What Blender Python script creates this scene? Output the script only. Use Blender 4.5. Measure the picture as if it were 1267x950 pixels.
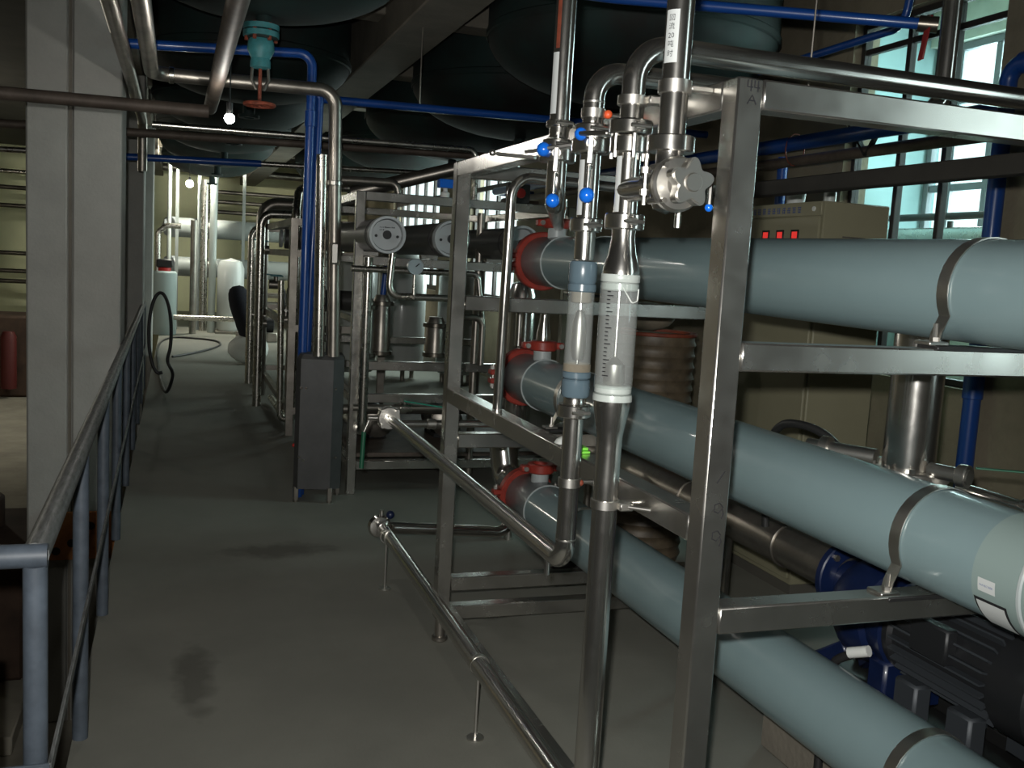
import bpy, bmesh, math, random
from mathutils import Vector, Matrix
random.seed(7)
S = bpy.context.scene
COL = S.collection
for o in list(bpy.data.objects):
    bpy.data.objects.remove(o)

# ------------------------------------------------------------------ camera
cam_d = bpy.data.cameras.new('camera'); cam = bpy.data.objects.new('camera', cam_d); COL.objects.link(cam)
cam_d.sensor_width = 36.0; cam_d.lens = 36.0 * 1210.0 / 1267.0
cam_d.clip_start = 0.05; cam_d.clip_end = 200
R = Matrix(((0.94554, -0.01454, -0.32517), (-0.32055, 0.13179, -0.93802), (0.05650, 0.99117, 0.11995)))
cam.matrix_world = Matrix.Translation((0, 0, 1.6)) @ R.to_4x4()
S.camera = cam

# ------------------------------------------------------------------ world, lights, exposure
w = bpy.data.worlds.new('overcast_sky'); S.world = w; w.use_nodes = True
bg = w.node_tree.nodes['Background']; bg.inputs[0].default_value = (0.93, 0.97, 1.0, 1); bg.inputs[1].default_value = 1.9

def light(name, kind, loc, energy, color=(1, 1, 1), rot=None, size=None, size_y=None, radius=None):
    d = bpy.data.lights.new(name, kind); d.energy = energy; d.color = color
    if kind == 'AREA':
        d.shape = 'RECTANGLE'; d.size = size; d.size_y = size_y
    if radius is not None: d.shadow_soft_size = radius
    o = bpy.data.objects.new(name, d); COL.objects.link(o); o.location = loc
    if rot: o.rotation_euler = rot
    return o
# daylight standing in the window openings of the right-hand wall
light('daylight_corridor', 'AREA', (6.25, 5.3, 2.7), 260, (0.90, 0.98, 1.0), (0, math.radians(90), 0), 2.2, 2.8)
light('daylight_window', 'AREA', (4.5, 13.4, 2.3), 130, (0.95, 1.0, 0.97), (0, math.radians(90), 0), 2.0, 2.0)
light('daylight_window', 'AREA', (4.5, 18.2, 2.3), 150, (0.97, 1.0, 0.93), (0, math.radians(90), 0), 2.0, 3.4)
light('daylight_window', 'AREA', (4.5, -0.9, 2.2), 22, (0.88, 0.98, 1.0), (0, math.radians(90), 0), 2.0, 1.1)
# the flash of the camera that took the picture
fl = light('camera_flash', 'SPOT', (-0.05, -0.02, 1.67), 310, (1.0, 0.99, 0.95), None, radius=0.018)
fl.data.spot_size = math.radians(95); fl.data.spot_blend = 0.9
fl.rotation_euler = cam.matrix_world.to_euler()
S.view_settings.view_transform = 'Standard'; S.view_settings.look = 'None'
S.view_settings.exposure = 0.0; S.view_settings.gamma = 1.0; S.view_settings.use_curve_mapping = False

# ------------------------------------------------------------------ materials
MATS = {}
def mat(name, col, rough=0.5, metal=0.0, var=0.0, scale=6.0, bump=0.0, bscale=40.0, coat=0.0, col2=None, emis=None, estr=0.0,
        rvar=0.0, stretch=(1, 1, 1), aniso=0.0, detail=5.0):
    m = bpy.data.materials.new(name); m.use_nodes = True; MATS[name] = m
    nt = m.node_tree; N = nt.nodes; L = nt.links; p = N['Principled BSDF']
    p.inputs['Base Color'].default_value = (*col, 1); p.inputs['Roughness'].default_value = rough
    p.inputs['Metallic'].default_value = metal; p.inputs['Coat Weight'].default_value = coat; p.inputs['Coat Roughness'].default_value = 0.12
    if aniso: p.inputs['Anisotropic'].default_value = aniso
    if emis: p.inputs['Emission Color'].default_value = (*emis, 1); p.inputs['Emission Strength'].default_value = estr
    tc = None
    if var or bump or rvar:
        tc = N.new('ShaderNodeTexCoord'); mp = N.new('ShaderNodeMapping'); L.new(tc.outputs['Object'], mp.inputs[0])
        mp.inputs['Scale'].default_value = stretch
    if var:
        n = N.new('ShaderNodeTexNoise'); n.inputs['Scale'].default_value = scale; n.inputs['Detail'].default_value = detail
        n.inputs['Roughness'].default_value = 0.62; L.new(mp.outputs[0], n.inputs['Vector'])
        r = N.new('ShaderNodeValToRGB'); r.color_ramp.elements[0].position = 0.32; r.color_ramp.elements[1].position = 0.68
        c2 = col2 or tuple(c * (1 - var) for c in col)
        r.color_ramp.elements[0].color = (*c2, 1); r.color_ramp.elements[1].color = (*tuple(min(1, c * (1 + var * 0.25)) for c in col), 1)
        L.new(n.outputs['Fac'], r.inputs[0]); L.new(r.outputs[0], p.inputs['Base Color'])
    if rvar:
        n3 = N.new('ShaderNodeTexNoise'); n3.inputs['Scale'].default_value = scale * 2; n3.inputs['Detail'].default_value = 4
        L.new(mp.outputs[0], n3.inputs['Vector'])
        mr = N.new('ShaderNodeMapRange'); mr.inputs[3].default_value = max(0.03, rough - rvar); mr.inputs[4].default_value = rough + rvar
        L.new(n3.outputs['Fac'], mr.inputs[0]); L.new(mr.outputs[0], p.inputs['Roughness'])
    if bump:
        n2 = N.new('ShaderNodeTexNoise'); n2.inputs['Scale'].default_value = bscale; n2.inputs['Detail'].default_value = 6
        L.new(mp.outputs[0], n2.inputs['Vector'])
        b = N.new('ShaderNodeBump'); b.inputs['Strength'].default_value = bump; b.inputs['Distance'].default_value = 0.02
        L.new(n2.outputs['Fac'], b.inputs['Height']); L.new(b.outputs[0], p.inputs['Normal'])
    return m

mat('steel', (0.68, 0.66, 0.62), 0.19, 0.98, rvar=0.06, scale=9)
mat('steel_frame', (0.58, 0.56, 0.52), 0.25, 0.96, rvar=0.09, scale=7, var=0.14)
mat('steel_far', (0.55, 0.53, 0.48), 0.28, 1.0, rvar=0.08, scale=7)
mat('steel_dull', (0.36, 0.33, 0.29), 0.36, 0.9, var=0.4, scale=5)
mat('steel_dark', (0.20, 0.18, 0.15), 0.30, 0.9, var=0.4, scale=5)
mat('steel_satin', (0.60, 0.58, 0.54), 0.36, 1.0)
mat('pipe_brown', (0.13, 0.10, 0.08), 0.6, 0.3, var=0.4, scale=9)
mat('vessel_grey', (0.205, 0.288, 0.300), 0.42, 0.0, coat=0.6, var=0.06, scale=3)
mat('collar_grey', (0.235, 0.305, 0.29), 0.42, 0.0)
mat('vessel_end', (0.17, 0.19, 0.195), 0.34, 0.0, coat=0.3)
mat('ring_light', (0.40, 0.44, 0.44), 0.4)
mat('red_iron', (0.34, 0.042, 0.028), 0.42, 0.0, var=0.3, scale=25, coat=0.2)
mat('blue_ball', (0.008, 0.15, 0.72), 0.22, coat=0.5)
mat('blue_pipe', (0.006, 0.055, 0.26), 0.38, coat=0.2)
mat('blue_pump', (0.005, 0.013, 0.055), 0.4, var=0.3, scale=10, coat=0.2)
mat('red_paint', (0.5, 0.02, 0.015), 0.4)
mat('rust_red', (0.22, 0.045, 0.02), 0.7, var=0.5, scale=20)
mat('green_grip', (0.01, 0.10, 0.05), 0.5)
mat('green_bright', (0.02, 0.30, 0.20), 0.5)
mat('union_grey', (0.10, 0.145, 0.175), 0.25, coat=0.4)
mat('union_white', (0.46, 0.50, 0.47), 0.35, coat=0.2)
mat('white_plastic', (0.72, 0.74, 0.70), 0.45)
mat('label_white', (0.56, 0.58, 0.57), 0.5)
mat('ink', (0.006, 0.006, 0.008), 0.9)
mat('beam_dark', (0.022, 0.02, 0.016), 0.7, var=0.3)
mat('lever_red', (0.22, 0.018, 0.016), 0.5)
mat('ink_blue', (0.05, 0.09, 0.28), 0.6)
mat('ink_red', (0.5, 0.03, 0.03), 0.6)
mat('black', (0.012, 0.012, 0.012), 0.5)
mat('rubber', (0.018, 0.018, 0.018), 0.45)
mat('motor_dark', (0.018, 0.019, 0.021), 0.45, 0.2)
mat('iron_grey', (0.05, 0.057, 0.065), 0.5, 0.3)
mat('rail_paint', (0.080, 0.098, 0.122), 0.5, var=0.35, scale=14, coat=0.1)
mat('rail_worn', (0.17, 0.175, 0.17), 0.5, 0.2, var=0.65, scale=16, stretch=(6, 1, 6))
mat('cabinet', (0.28, 0.265, 0.175), 0.5, var=0.08, scale=3)
mat('cabinet_dark', (0.10, 0.095, 0.08), 0.6)
mat('display_red', (0.4, 0.02, 0.02), 0.4, emis=(1.0, 0.05, 0.04), estr=0.55)
mat('barrel', (0.13, 0.10, 0.065), 0.5, var=0.5, scale=12)
mat('sack', (0.22, 0.19, 0.14), 0.8, var=0.3, scale=8)
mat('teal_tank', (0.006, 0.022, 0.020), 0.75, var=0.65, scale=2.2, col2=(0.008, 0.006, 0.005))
mat('teal_valve', (0.05, 0.23, 0.25), 0.5, var=0.3, scale=20)
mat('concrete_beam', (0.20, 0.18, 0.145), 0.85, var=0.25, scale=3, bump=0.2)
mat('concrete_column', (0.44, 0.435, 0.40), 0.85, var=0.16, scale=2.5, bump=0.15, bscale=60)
mat('wall_tan', (0.29, 0.25, 0.175), 0.85, var=0.35, scale=1.5, bump=0.2)
mat('wall_far', (0.72, 0.72, 0.46), 0.8, var=0.12, scale=1.2)
mat('wall_left', (0.42, 0.35, 0.25), 0.85, var=0.2, scale=1.0)
mat('wall_teal', (0.26, 0.40, 0.41), 0.8, var=0.12, scale=1.5)
mat('corridor_pale', (0.50, 0.56, 0.50), 0.85, var=0.1)
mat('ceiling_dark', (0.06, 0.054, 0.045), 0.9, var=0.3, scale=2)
mat('window_metal', (0.035, 0.03, 0.028), 0.5)
mat('window_grey', (0.20, 0.22, 0.24), 0.5)
mat('lower_concrete', (0.40, 0.37, 0.30), 0.85, var=0.3, scale=1.5)
mat('lower_brown', (0.085, 0.05, 0.033), 0.8, var=0.5, scale=3)
mat('orange_steel', (0.42, 0.16, 0.05), 0.7, var=0.4, scale=9)
mat('drum_white', (0.38, 0.46, 0.45), 0.45)
mat('tank_white', (0.58, 0.60, 0.58), 0.3, coat=0.3)
mat('vessel_far', (0.27, 0.29, 0.28), 0.45)
mat('dark_vessel', (0.060, 0.058, 0.055), 0.42, var=0.3, scale=6, coat=0.15)
mat('cap_grey', (0.42, 0.45, 0.46), 0.4, 0.3)
mat('gauge_face', (0.35, 0.43, 0.46), 0.3, coat=0.4)
mat('bulb', (1, 1, 1), 0.3, emis=(1.0, 0.97, 0.90), estr=300)
mat('bulb_far', (1, 1, 1), 0.3, emis=(1.0, 0.97, 0.86), estr=110)
mat('added_bulb_bay', (1, 1, 1), 0.3, emis=(1.0, 0.95, 0.80), estr=600)
mat('added_bulb_end', (1, 1, 1), 0.3, emis=(1.0, 0.98, 0.84), estr=4200)
mat('box_grey', (0.075, 0.075, 0.074), 0.5, 0.4, var=0.25, scale=6)
mat('dark_red', (0.10, 0.012, 0.010), 0.6)
mat('cloth_dark', (0.015, 0.015, 0.022), 0.9)
mat('orange_tag', (0.7, 0.10, 0.03), 0.4)
mat('yellow', (0.6, 0.55, 0.05), 0.5)
mat('lime', (0.25, 0.75, 0.08), 0.5)

# floor: grey concrete with a few stains
def floor_mat():
    m = mat('floor_concrete', (0.225, 0.222, 0.188), 0.7, var=0.22, scale=1.1, bump=0.06, bscale=90, rvar=0.12, detail=9)
    nt = m.node_tree; N = nt.nodes; L = nt.links; p = N['Principled BSDF']
    base = p.inputs['Base Color'].links[0].from_socket
    tc = N.new('ShaderNodeTexCoord'); prev = base
    for (x, y, sx, sy) in ((0.55, 5.25, 0.30, 0.16), (1.42, 4.12, 0.24, 0.06), (0.08, 3.7, 0.08, 0.35)):
        mp = N.new('ShaderNodeMapping'); mp.vector_type = 'TEXTURE'; mp.inputs['Location'].default_value = (x, y, 0)
        mp.inputs['Scale'].default_value = (sx, sy, 1); L.new(tc.outputs['Object'], mp.inputs[0])
        nz = N.new('ShaderNodeTexNoise'); nz.inputs['Scale'].default_value = 9; L.new(tc.outputs['Object'], nz.inputs['Vector'])
        ad = N.new('ShaderNodeVectorMath'); ad.operation = 'MULTIPLY_ADD'; ad.inputs[1].default_value = (1.4, 1.4, 0); ad.inputs[2].default_value = (-0.7, -0.7, 0)
        L.new(nz.outputs['Color'], ad.inputs[0])
        a2 = N.new('ShaderNodeVectorMath'); L.new(mp.outputs[0], a2.inputs[0]); L.new(ad.outputs[0], a2.inputs[1])
        ln = N.new('ShaderNodeVectorMath'); ln.operation = 'LENGTH'; L.new(a2.outputs[0], ln.inputs[0])
        mr = N.new('ShaderNodeMapRange'); mr.inputs[1].default_value = 0.5; mr.inputs[2].default_value = 1.1; mr.inputs[3].default_value = 0.55; mr.inputs[4].default_value = 0.0
        L.new(ln.outputs['Value'], mr.inputs[0])
        mx = N.new('ShaderNodeMixRGB'); mx.inputs[2].default_value = (0.05, 0.045, 0.035, 1)
        L.new(mr.outputs[0], mx.inputs[0]); L.new(prev, mx.inputs[1]); prev = mx.outputs[0]
    L.new(prev, p.inputs['Base Color'])
floor_mat()

def glass_mat(name, tint, fac, rough=0.03, haze=0.0):
    m = bpy.data.materials.new(name); m.use_nodes = True; MATS[name] = m
    nt = m.node_tree; N = nt.nodes; L = nt.links; N.remove(N['Principled BSDF'])
    t = N.new('ShaderNodeBsdfTransparent'); t.inputs[0].default_value = (*tint, 1)
    g = N.new('ShaderNodeBsdfGlossy'); g.inputs['Roughness'].default_value = rough
    f = N.new('ShaderNodeFresnel'); f.inputs[0].default_value = fac
    ge = N.new('ShaderNodeNewGeometry'); iv = N.new('ShaderNodeMath'); iv.operation = 'SUBTRACT'; iv.inputs[0].default_value = 1.0
    L.new(ge.outputs['Backfacing'], iv.inputs[1]); mu = N.new('ShaderNodeMath'); mu.operation = 'MULTIPLY'
    L.new(f.outputs[0], mu.inputs[0]); L.new(iv.outputs[0], mu.inputs[1])
    if haze:
        df = N.new('ShaderNodeBsdfDiffuse'); df.inputs[0].default_value = (0.75, 0.77, 0.75, 1)
        m2 = N.new('ShaderNodeMixShader'); m2.inputs[0].default_value = haze
        L.new(t.outputs[0], m2.inputs[1]); L.new(df.outputs[0], m2.inputs[2]); t = m2
    mx = N.new('ShaderNodeMixShader'); L.new(mu.outputs[0], mx.inputs[0]); L.new(t.outputs[0], mx.inputs[1]); L.new(g.outputs[0], mx.inputs[2])
    L.new(mx.outputs[0], N['Material Output'].inputs[0])
glass_mat('acrylic', (0.88, 0.91, 0.90), 1.6, 0.10, 0.16)
glass_mat('window_glass', (0.90, 0.97, 0.96), 1.35)

# ------------------------------------------------------------------ geometry helpers (each returns verts, faces)
def join(*gs):
    V, F = [], []
    for v, f in gs:
        k = len(V); V += v; F += [tuple(i + k for i in q) for q in f]
    return V, F

def frame_of(d):
    d = Vector(d).normalized()
    a = Vector((0, 0, 1)) if abs(d.z) < 0.9 else Vector((1, 0, 0))
    u = d.cross(a).normalized(); v = d.cross(u).normalized()
    return u, v, d

def tube(pts, r, bend=0.0, seg=16, cap=True, arc=6):
    P = [Vector(p) for p in pts]
    path = [P[0]]
    for i in range(1, len(P) - 1):
        a, b, c = P[i - 1], P[i], P[i + 1]
        d1 = (a - b); d2 = (c - b); l1, l2 = d1.length, d2.length; d1.normalize(); d2.normalize()
        ang = d1.angle(d2)
        if bend <= 0 or ang > math.pi - 0.03:
            path.append(b); continue
        t = min(bend / math.tan(ang / 2), l1 * 0.49, l2 * 0.49); rr = t * math.tan(ang / 2)
        bis = (d1 + d2).normalized(); cen = b + bis * (rr / math.sin(ang / 2))
        s, e = b + d1 * t, b + d2 * t
        v0, v1 = s - cen, e - cen; tot = v0.angle(v1)
        for k in range(arc + 1):
            f = k / arc
            q = (v0 * math.sin((1 - f) * tot) + v1 * math.sin(f * tot)) / math.sin(tot)
            path.append(cen + q)
    path.append(P[-1])
    out = [path[0]]
    for q in path[1:]:
        if (q - out[-1]).length > 1e-5: out.append(q)
    path = out; n = len(path)
    V, F = [], []; u = None
    for i, q in enumerate(path):
        if i == 0: t = path[1] - q
        elif i == n - 1: t = q - path[i - 1]
        else: t = (path[i + 1] - q).normalized() + (q - path[i - 1]).normalized()
        t.normalize()
        if u is None: u, vv, _ = frame_of(t)
        else:
            u = (u - t * u.dot(t)).normalized()
        vv = t.cross(u)
        rad = r[i] if isinstance(r, (list, tuple)) else r
        for k in range(seg):
            a = 2 * math.pi * k / seg
            V.append(tuple(q + u * (rad * math.cos(a)) + vv * (rad * math.sin(a))))
    for i in range(n - 1):
        for k in range(seg):
            k2 = (k + 1) % seg
            F.append((i * seg + k, i * seg + k2, (i + 1) * seg + k2, (i + 1) * seg + k))
    if cap:
        F.append(tuple(range(seg - 1, -1, -1))); F.append(tuple((n - 1) * seg + k for k in range(seg)))
    return V, F

def smooth(P, n=6):
    P = [Vector(p) for p in P]; out = []
    for i in range(len(P) - 1):
        a, b, c, d = P[max(i - 1, 0)], P[i], P[i + 1], P[min(i + 2, len(P) - 1)]
        for k in range(n):
            t = k / n; out.append(0.5 * ((2 * b) + (c - a) * t + (2 * a - 5 * b + 4 * c - d) * t * t + (3 * b - a - 3 * c + d) * t * t * t))
    return out + [P[-1]]

def lathe(prof, org, axis=(0, 0, 1), seg=20, a0=0.0, a1=None):
    u, v, d = frame_of(axis); org = Vector(org); V, F = [], []; rings = []
    full = a1 is None; a1 = 2 * math.pi if full else a1
    cnt = seg if full else seg + 1
    for r, h in prof:
        if r <= 1e-6:
            rings.append([len(V)]); V.append(tuple(org + d * h))
        else:
            s = len(V)
            for k in range(cnt):
                a = a0 + (a1 - a0) * k / seg
                V.append(tuple(org + d * h + u * (r * math.cos(a)) + v * (r * math.sin(a))))
            rings.append(list(range(s, s + cnt)))
    for A, B in zip(rings, rings[1:]):
        m = seg
        for k in range(m):
            k2 = (k + 1) % cnt if full else k + 1
            if len(A) == 1 and len(B) == 1: continue
            if len(A) == 1: F.append((A[0], B[k2], B[k]))
            elif len(B) == 1: F.append((A[k], A[k2], B[0]))
            else: F.append((A[k], A[k2], B[k2], B[k]))
    return V, F

def cyl(org, axis, r, h, seg=20, bev=0.0):
    if bev: return lathe([(0, 0), (r - bev, 0), (r, bev), (r, h - bev), (r - bev, h), (0, h)], org, axis, seg)
    return lathe([(0, 0), (r, 0), (r, h), (0, h)], org, axis, seg)

def ringg(org, axis, ri, ro, h, seg=24, bev=0.0):
    b = bev
    return lathe([(ri, -h / 2), (ro - b, -h / 2), (ro, -h / 2 + b), (ro, h / 2 - b), (ro - b, h / 2), (ri, h / 2), (ri, -h / 2)], org, axis, seg)

def sphere(c, r, seg=16, n=8, squash=1.0):
    return lathe([(r * math.sin(math.pi * i / n) if 0 < i < n else 0, -r * squash * math.cos(math.pi * i / n)) for i in range(n + 1)], c, (0, 0, 1), seg)

def box(x0, x1, y0, y1, z0, z1, bev=0.0):
    if bev <= 0:
        V = [(x, y, z) for z in (z0, z1) for y in (y0, y1) for x in (x0, x1)]
        return V, [(0, 2, 3, 1), (4, 5, 7, 6), (0, 1, 5, 4), (2, 6, 7, 3), (0, 4, 6, 2), (1, 3, 7, 5)]
    bm = bmesh.new(); bmesh.ops.create_cube(bm, size=1.0)
    for v in bm.verts:
        v.co = Vector(((x0 + x1) / 2 + v.co.x * (x1 - x0), (y0 + y1) / 2 + v.co.y * (y1 - y0), (z0 + z1) / 2 + v.co.z * (z1 - z0)))
    bmesh.ops.bevel(bm, geom=list(bm.edges), offset=bev, segments=1, affect='EDGES', profile=0.5)
    bm.verts.index_update()
    g = ([tuple(v.co) for v in bm.verts], [tuple(v.index for v in f.verts) for f in bm.faces]); bm.free()
    return g

def bar(a, b, wd, ht, bev=0.0, up=(0, 0, 1)):
    """rectangular bar between two points"""
    a, b = Vector(a), Vector(b); d = b - a; L = d.length; d.normalize()
    upv = Vector(up) if abs(d.dot(Vector(up))) < 0.95 else Vector((1, 0, 0))
    s = d.cross(upv).normalized(); t = s.cross(d).normalized()
    V, F = box(-wd / 2, wd / 2, 0, L, -ht / 2, ht / 2, bev)
    return [tuple(a + s * x + d * y + t * z) for x, y, z in V], F

def prism(poly, org, u, v, n, th):
    u, v, n, org = Vector(u), Vector(v), Vector(n), Vector(org); k = len(poly)
    V = [tuple(org + u * a + v * b) for a, b in poly] + [tuple(org + u * a + v * b + n * th) for a, b in poly]
    F = [tuple(range(k - 1, -1, -1)), tuple(range(k, 2 * k))] + [(i, (i + 1) % k, k + (i + 1) % k, k + i) for i in range(k)]
    return V, F

def mesh(name, g, m, off=(0, 0, 0), flat=False):
    me = bpy.data.meshes.new(name)
    V, F = g; ox, oy, oz = off
    me.from_pydata([(x - ox, y - oy, z - oz) for x, y, z in V], [], F); me.update()
    bm = bmesh.new(); bm.from_mesh(me); bmesh.ops.recalc_face_normals(bm, faces=bm.faces); bm.to_mesh(me); bm.free()
    if not flat:
        me.polygons.foreach_set('use_smooth', [True] * len(me.polygons)); me.set_sharp_from_angle(angle=math.radians(38))
    me.materials.append(MATS[m] if isinstance(m, str) else m)
    return me

def thing(name, label, cat, loc, group=None):
    o = bpy.data.objects.new(name, None); COL.objects.link(o); o.location = loc; o.empty_display_size = 0.1
    o['label'] = label; o['category'] = cat
    if group: o['group'] = group
    return o
def part(root, name, g, m, sub=None, label=None, kind=None, flat=False):
    o = bpy.data.objects.new(name, mesh(name, g, m, root.location if root.parent is None else root.parent.location, flat)); COL.objects.link(o)
    o.parent = sub or root
    if label: o['label'] = label
    if kind: o['kind'] = kind
    return o
def solo(name, g, m, label, cat, group=None, kind=None):
    xs = [v[0] for v in g[0]]; ys = [v[1] for v in g[0]]; zs = [v[2] for v in g[0]]
    loc = ((min(xs) + max(xs)) / 2, (min(ys) + max(ys)) / 2, min(zs))
    o = bpy.data.objects.new(name, mesh(name, g, m, loc)); COL.objects.link(o); o.location = loc
    o['label'] = label; o['category'] = cat
    if group: o['group'] = group
    if kind: o['kind'] = kind
    return o
def struct(name, g, m, label=None, parent=None):
    o = bpy.data.objects.new(name, mesh(name, g, m)); COL.objects.link(o)
    if parent: o.parent = parent
    else: o['kind'] = 'structure'
    if label: o['label'] = label
    return o

def text_geo(body, size, org, u, v, n, th=0.0008, align='CENTER'):
    """flat lettering laid on a surface: u = reading direction, v = up, n = outward"""
    cu = bpy.data.curves.new('lettering', 'FONT'); cu.body = body; cu.size = size; cu.align_x = align; cu.align_y = 'CENTER'
    cu.resolution_u = 2; cu.extrude = 0.0
    o = bpy.data.objects.new('lettering', cu); COL.objects.link(o)
    me = bpy.data.meshes.new_from_object(o)
    u, v, n, org = Vector(u), Vector(v), Vector(n), Vector(org)
    g = ([tuple(org + u * q.co.x + v * q.co.y + n * th) for q in me.vertices], [tuple(p.vertices) for p in me.polygons])
    bpy.data.objects.remove(o); bpy.data.curves.remove(cu); bpy.data.meshes.remove(me)
    return g

# ------------------------------------------------------------------ room shell
XE = -0.30      # edge of the walkway slab
XW = 4.20       # window wall
ZC = 3.75
struct('floor', box(XE, XW, -4, 26, -0.22, 0.0), 'floor_concrete', 'grey concrete walkway floor')
struct('floor_lower', box(-9, XE, -4, 26, -1.7, -1.5), 'lower_concrete', 'pale concrete floor of the level below')
struct('wall_under_floor', box(XE, XE + 0.2, -4, 26, -1.5, -0.22), 'lower_brown')
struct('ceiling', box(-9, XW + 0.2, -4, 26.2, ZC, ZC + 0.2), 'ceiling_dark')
struct('wall_back', box(-9, XW + 0.2, 26, 26.2, -1.5, ZC), 'wall_far')
struct('wall_left', box(-9.2, -9, -4, 26.2, -1.5, ZC), 'wall_left')
struct('wall_behind', box(-9, XW + 0.2, -4.2, -4, -1.5, ZC), 'wall_tan')
# window wall with openings
OPEN = [(-1.5, -0.3, 1.1, 3.3), (4.34, 5.62, 1.05, 3.30), (12.3, 14.5, 1.1, 3.35), (16.4, 20.2, 1.1, 3.35)]
segs = []; y0 = -4.0
for (a, b, z0, z1) in OPEN:
    segs.append(box(XW, XW + 0.2, y0, a, 0, ZC)); segs.append(box(XW, XW + 0.2, a, b, 0, z0)); segs.append(box(XW, XW + 0.2, a, b, z1, ZC)); y0 = b
segs.append(box(XW, XW + 0.2, y0, 26, 0, ZC))
struct('wall_right', join(*segs), 'wall_tan')
# corridor beyond the first window
struct('floor_corridor', box(XW + 0.2, 6.2, 0, 7.2, -0.2, 0.0), 'corridor_pale')
struct('ceiling_corridor', box(XW + 0.2, 6.2, 0, 7.2, 3.95, 4.05), 'corridor_pale')
struct('wall_corridor_end', box(XW + 0.2, 6.2, 7.0, 7.2, 0, 4.0), 'wall_teal')
struct('wall_corridor_outer', join(box(6.0, 6.2, 0, 7.0, 0, 1.75), box(6.0, 6.2, 0, 7.0, 3.62, 4.0), box(6.0, 6.2, 0, 3.4, 1.75, 3.62)), 'corridor_pale')

def window(name, X, a, b, z0, z1, ys, zs, m='window_metal', t=0.05, glass=True, dx=0.06):
    fr = struct(name, join(box(X, X + dx, a, a + t, z0, z1, .004), box(X, X + dx, b - t, b, z0, z1, .004),
                           box(X, X + dx, a + t, b - t, z0, z0 + t, .004), box(X, X + dx, a + t, b - t, z1 - t, z1, .004)), m)
    for y in ys: struct('mullion', box(X + .005, X + dx - .005, y - t / 2, y + t / 2, z0 + t, z1 - t, .004), m, None, fr)
    ee = [a + t] + [y for y in ys] + [b - t]
    zz = [z0 + t] + list(zs) + [z1 - t]
    for i in range(len(ee) - 1):
        l = ee[i] + (t / 2 if i else 0); r = ee[i + 1] - (t / 2 if i < len(ee) - 2 else 0)
        for z in zs: struct('transom', box(X + .01, X + dx - .01, l, r, z - t / 2, z + t / 2, .004), m, None, fr)
        if glass:
            for k in range(len(zz) - 1):
                struct('pane', box(X + dx / 2 - .003, X + dx / 2 + .003, l, r, zz[k] + (t / 2 if k else 0), zz[k + 1] - (t / 2 if k < len(zz) - 2 else 0)), 'window_glass', None, fr)
    return fr
window('window_1', 4.26, 4.34, 5.62, 1.05, 3.30, (4.78, 5.17), (3.12,), t=0.038)
window('window_2', 6.07, 3.4, 7.0, 1.75, 3.62, (4.0, 4.6, 5.2, 5.8, 6.32, 6.72), (2.45, 3.16), 'window_grey', t=0.06)
window('window_3', 4.26, 12.3, 14.5, 1.1, 3.35, (12.85, 13.4, 13.95), (1.9, 2.7), t=0.07)
window('window_4', 4.26, 16.4, 20.2, 1.1, 3.35, (17.1, 17.8, 18.5, 19.2, 19.7), (1.9, 2.7), t=0.08)

window('window_5', 4.26, -1.5, -.3, 1.1, 3.3, (-.9,), (1.9, 2.7), t=0.07)
# concrete beams overhead: two runs along the hall and cross beams between the tanks
def beam(name, g, lab): return struct(name, g, 'concrete_beam', lab)
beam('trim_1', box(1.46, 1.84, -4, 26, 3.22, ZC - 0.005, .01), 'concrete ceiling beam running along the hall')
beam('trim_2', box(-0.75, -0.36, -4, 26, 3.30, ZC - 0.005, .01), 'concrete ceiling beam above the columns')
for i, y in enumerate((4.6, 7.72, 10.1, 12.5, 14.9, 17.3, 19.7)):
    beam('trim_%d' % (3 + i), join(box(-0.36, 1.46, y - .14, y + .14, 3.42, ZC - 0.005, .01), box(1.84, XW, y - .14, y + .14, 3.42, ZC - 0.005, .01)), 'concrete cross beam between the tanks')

# columns with a grooved face
def column(name, x0, x1, y0, y1, lab, seam):
    a = -1.5; t = thing(name, lab, 'column', ((x0 + x1) / 2, (y0 + y1) / 2, a))
    part(t, 'shaft', join(box(x0, seam - .012, y0, y1, a, 3.30, .012), box(seam + .012, x1, y0, y1, a, 3.30, .012), box(seam - .02, seam + .02, y0 + .02, y1 - .02, a, 3.30)), 'concrete_column')
    part(t, 'joint_strip', box(seam - .0085, seam + .0085, y0 + .004, y0 + .02, a, 3.30), 'concrete_beam')
column('concrete_column', -0.87, -0.335, 6.6, 7.15, 'wide grey concrete column with a vertical joint groove beside the railing', -0.625)
column('concrete_column', -0.82, -0.335, 10.9, 11.4, 'narrower grey concrete column behind the wide one, by the railing end', -0.62)
column('concrete_column', -0.82, -0.345, 15.4, 15.9, 'distant grey concrete column near the white drum', -0.62)

# ------------------------------------------------------------------ railing
def rx(y): return -0.268 - 0.0085 * (y - 2.2)
t = thing('guard_railing', 'blue-grey painted pipe railing along the walkway edge with worn top rail', 'railing', (rx(2.15), 2.15, 0))
yy = [2.15, 3.28, 4.42, 5.58, 6.86, 8.1, 9.3, 10.5, 11.6]
for y in yy:
    x = rx(y)
    part(t, 'post', join(cyl((x, y, 0), (0, 0, 1), 0.024, 0.935, 16)), 'rail_paint')
part(t, 'top_rail', tube([(rx(2.15), 2.15, 0.955), (rx(11.62), 11.62, 0.955)], 0.027, seg=16), 'rail_worn', label='worn grey top rail with scuffed paint')
part(t, 'end_rail', tube([(rx(2.15) + .024, 2.15, 0.955), (-1.6, 2.13, 0.955)], 0.025, seg=16), 'rail_paint')
part(t, 'middle_bar', bar((rx(2.15) + .03, 2.12, 0.50), (rx(11.6) + .03, 11.6, 0.50), 0.008, 0.032, .002), 'rail_worn')
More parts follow.
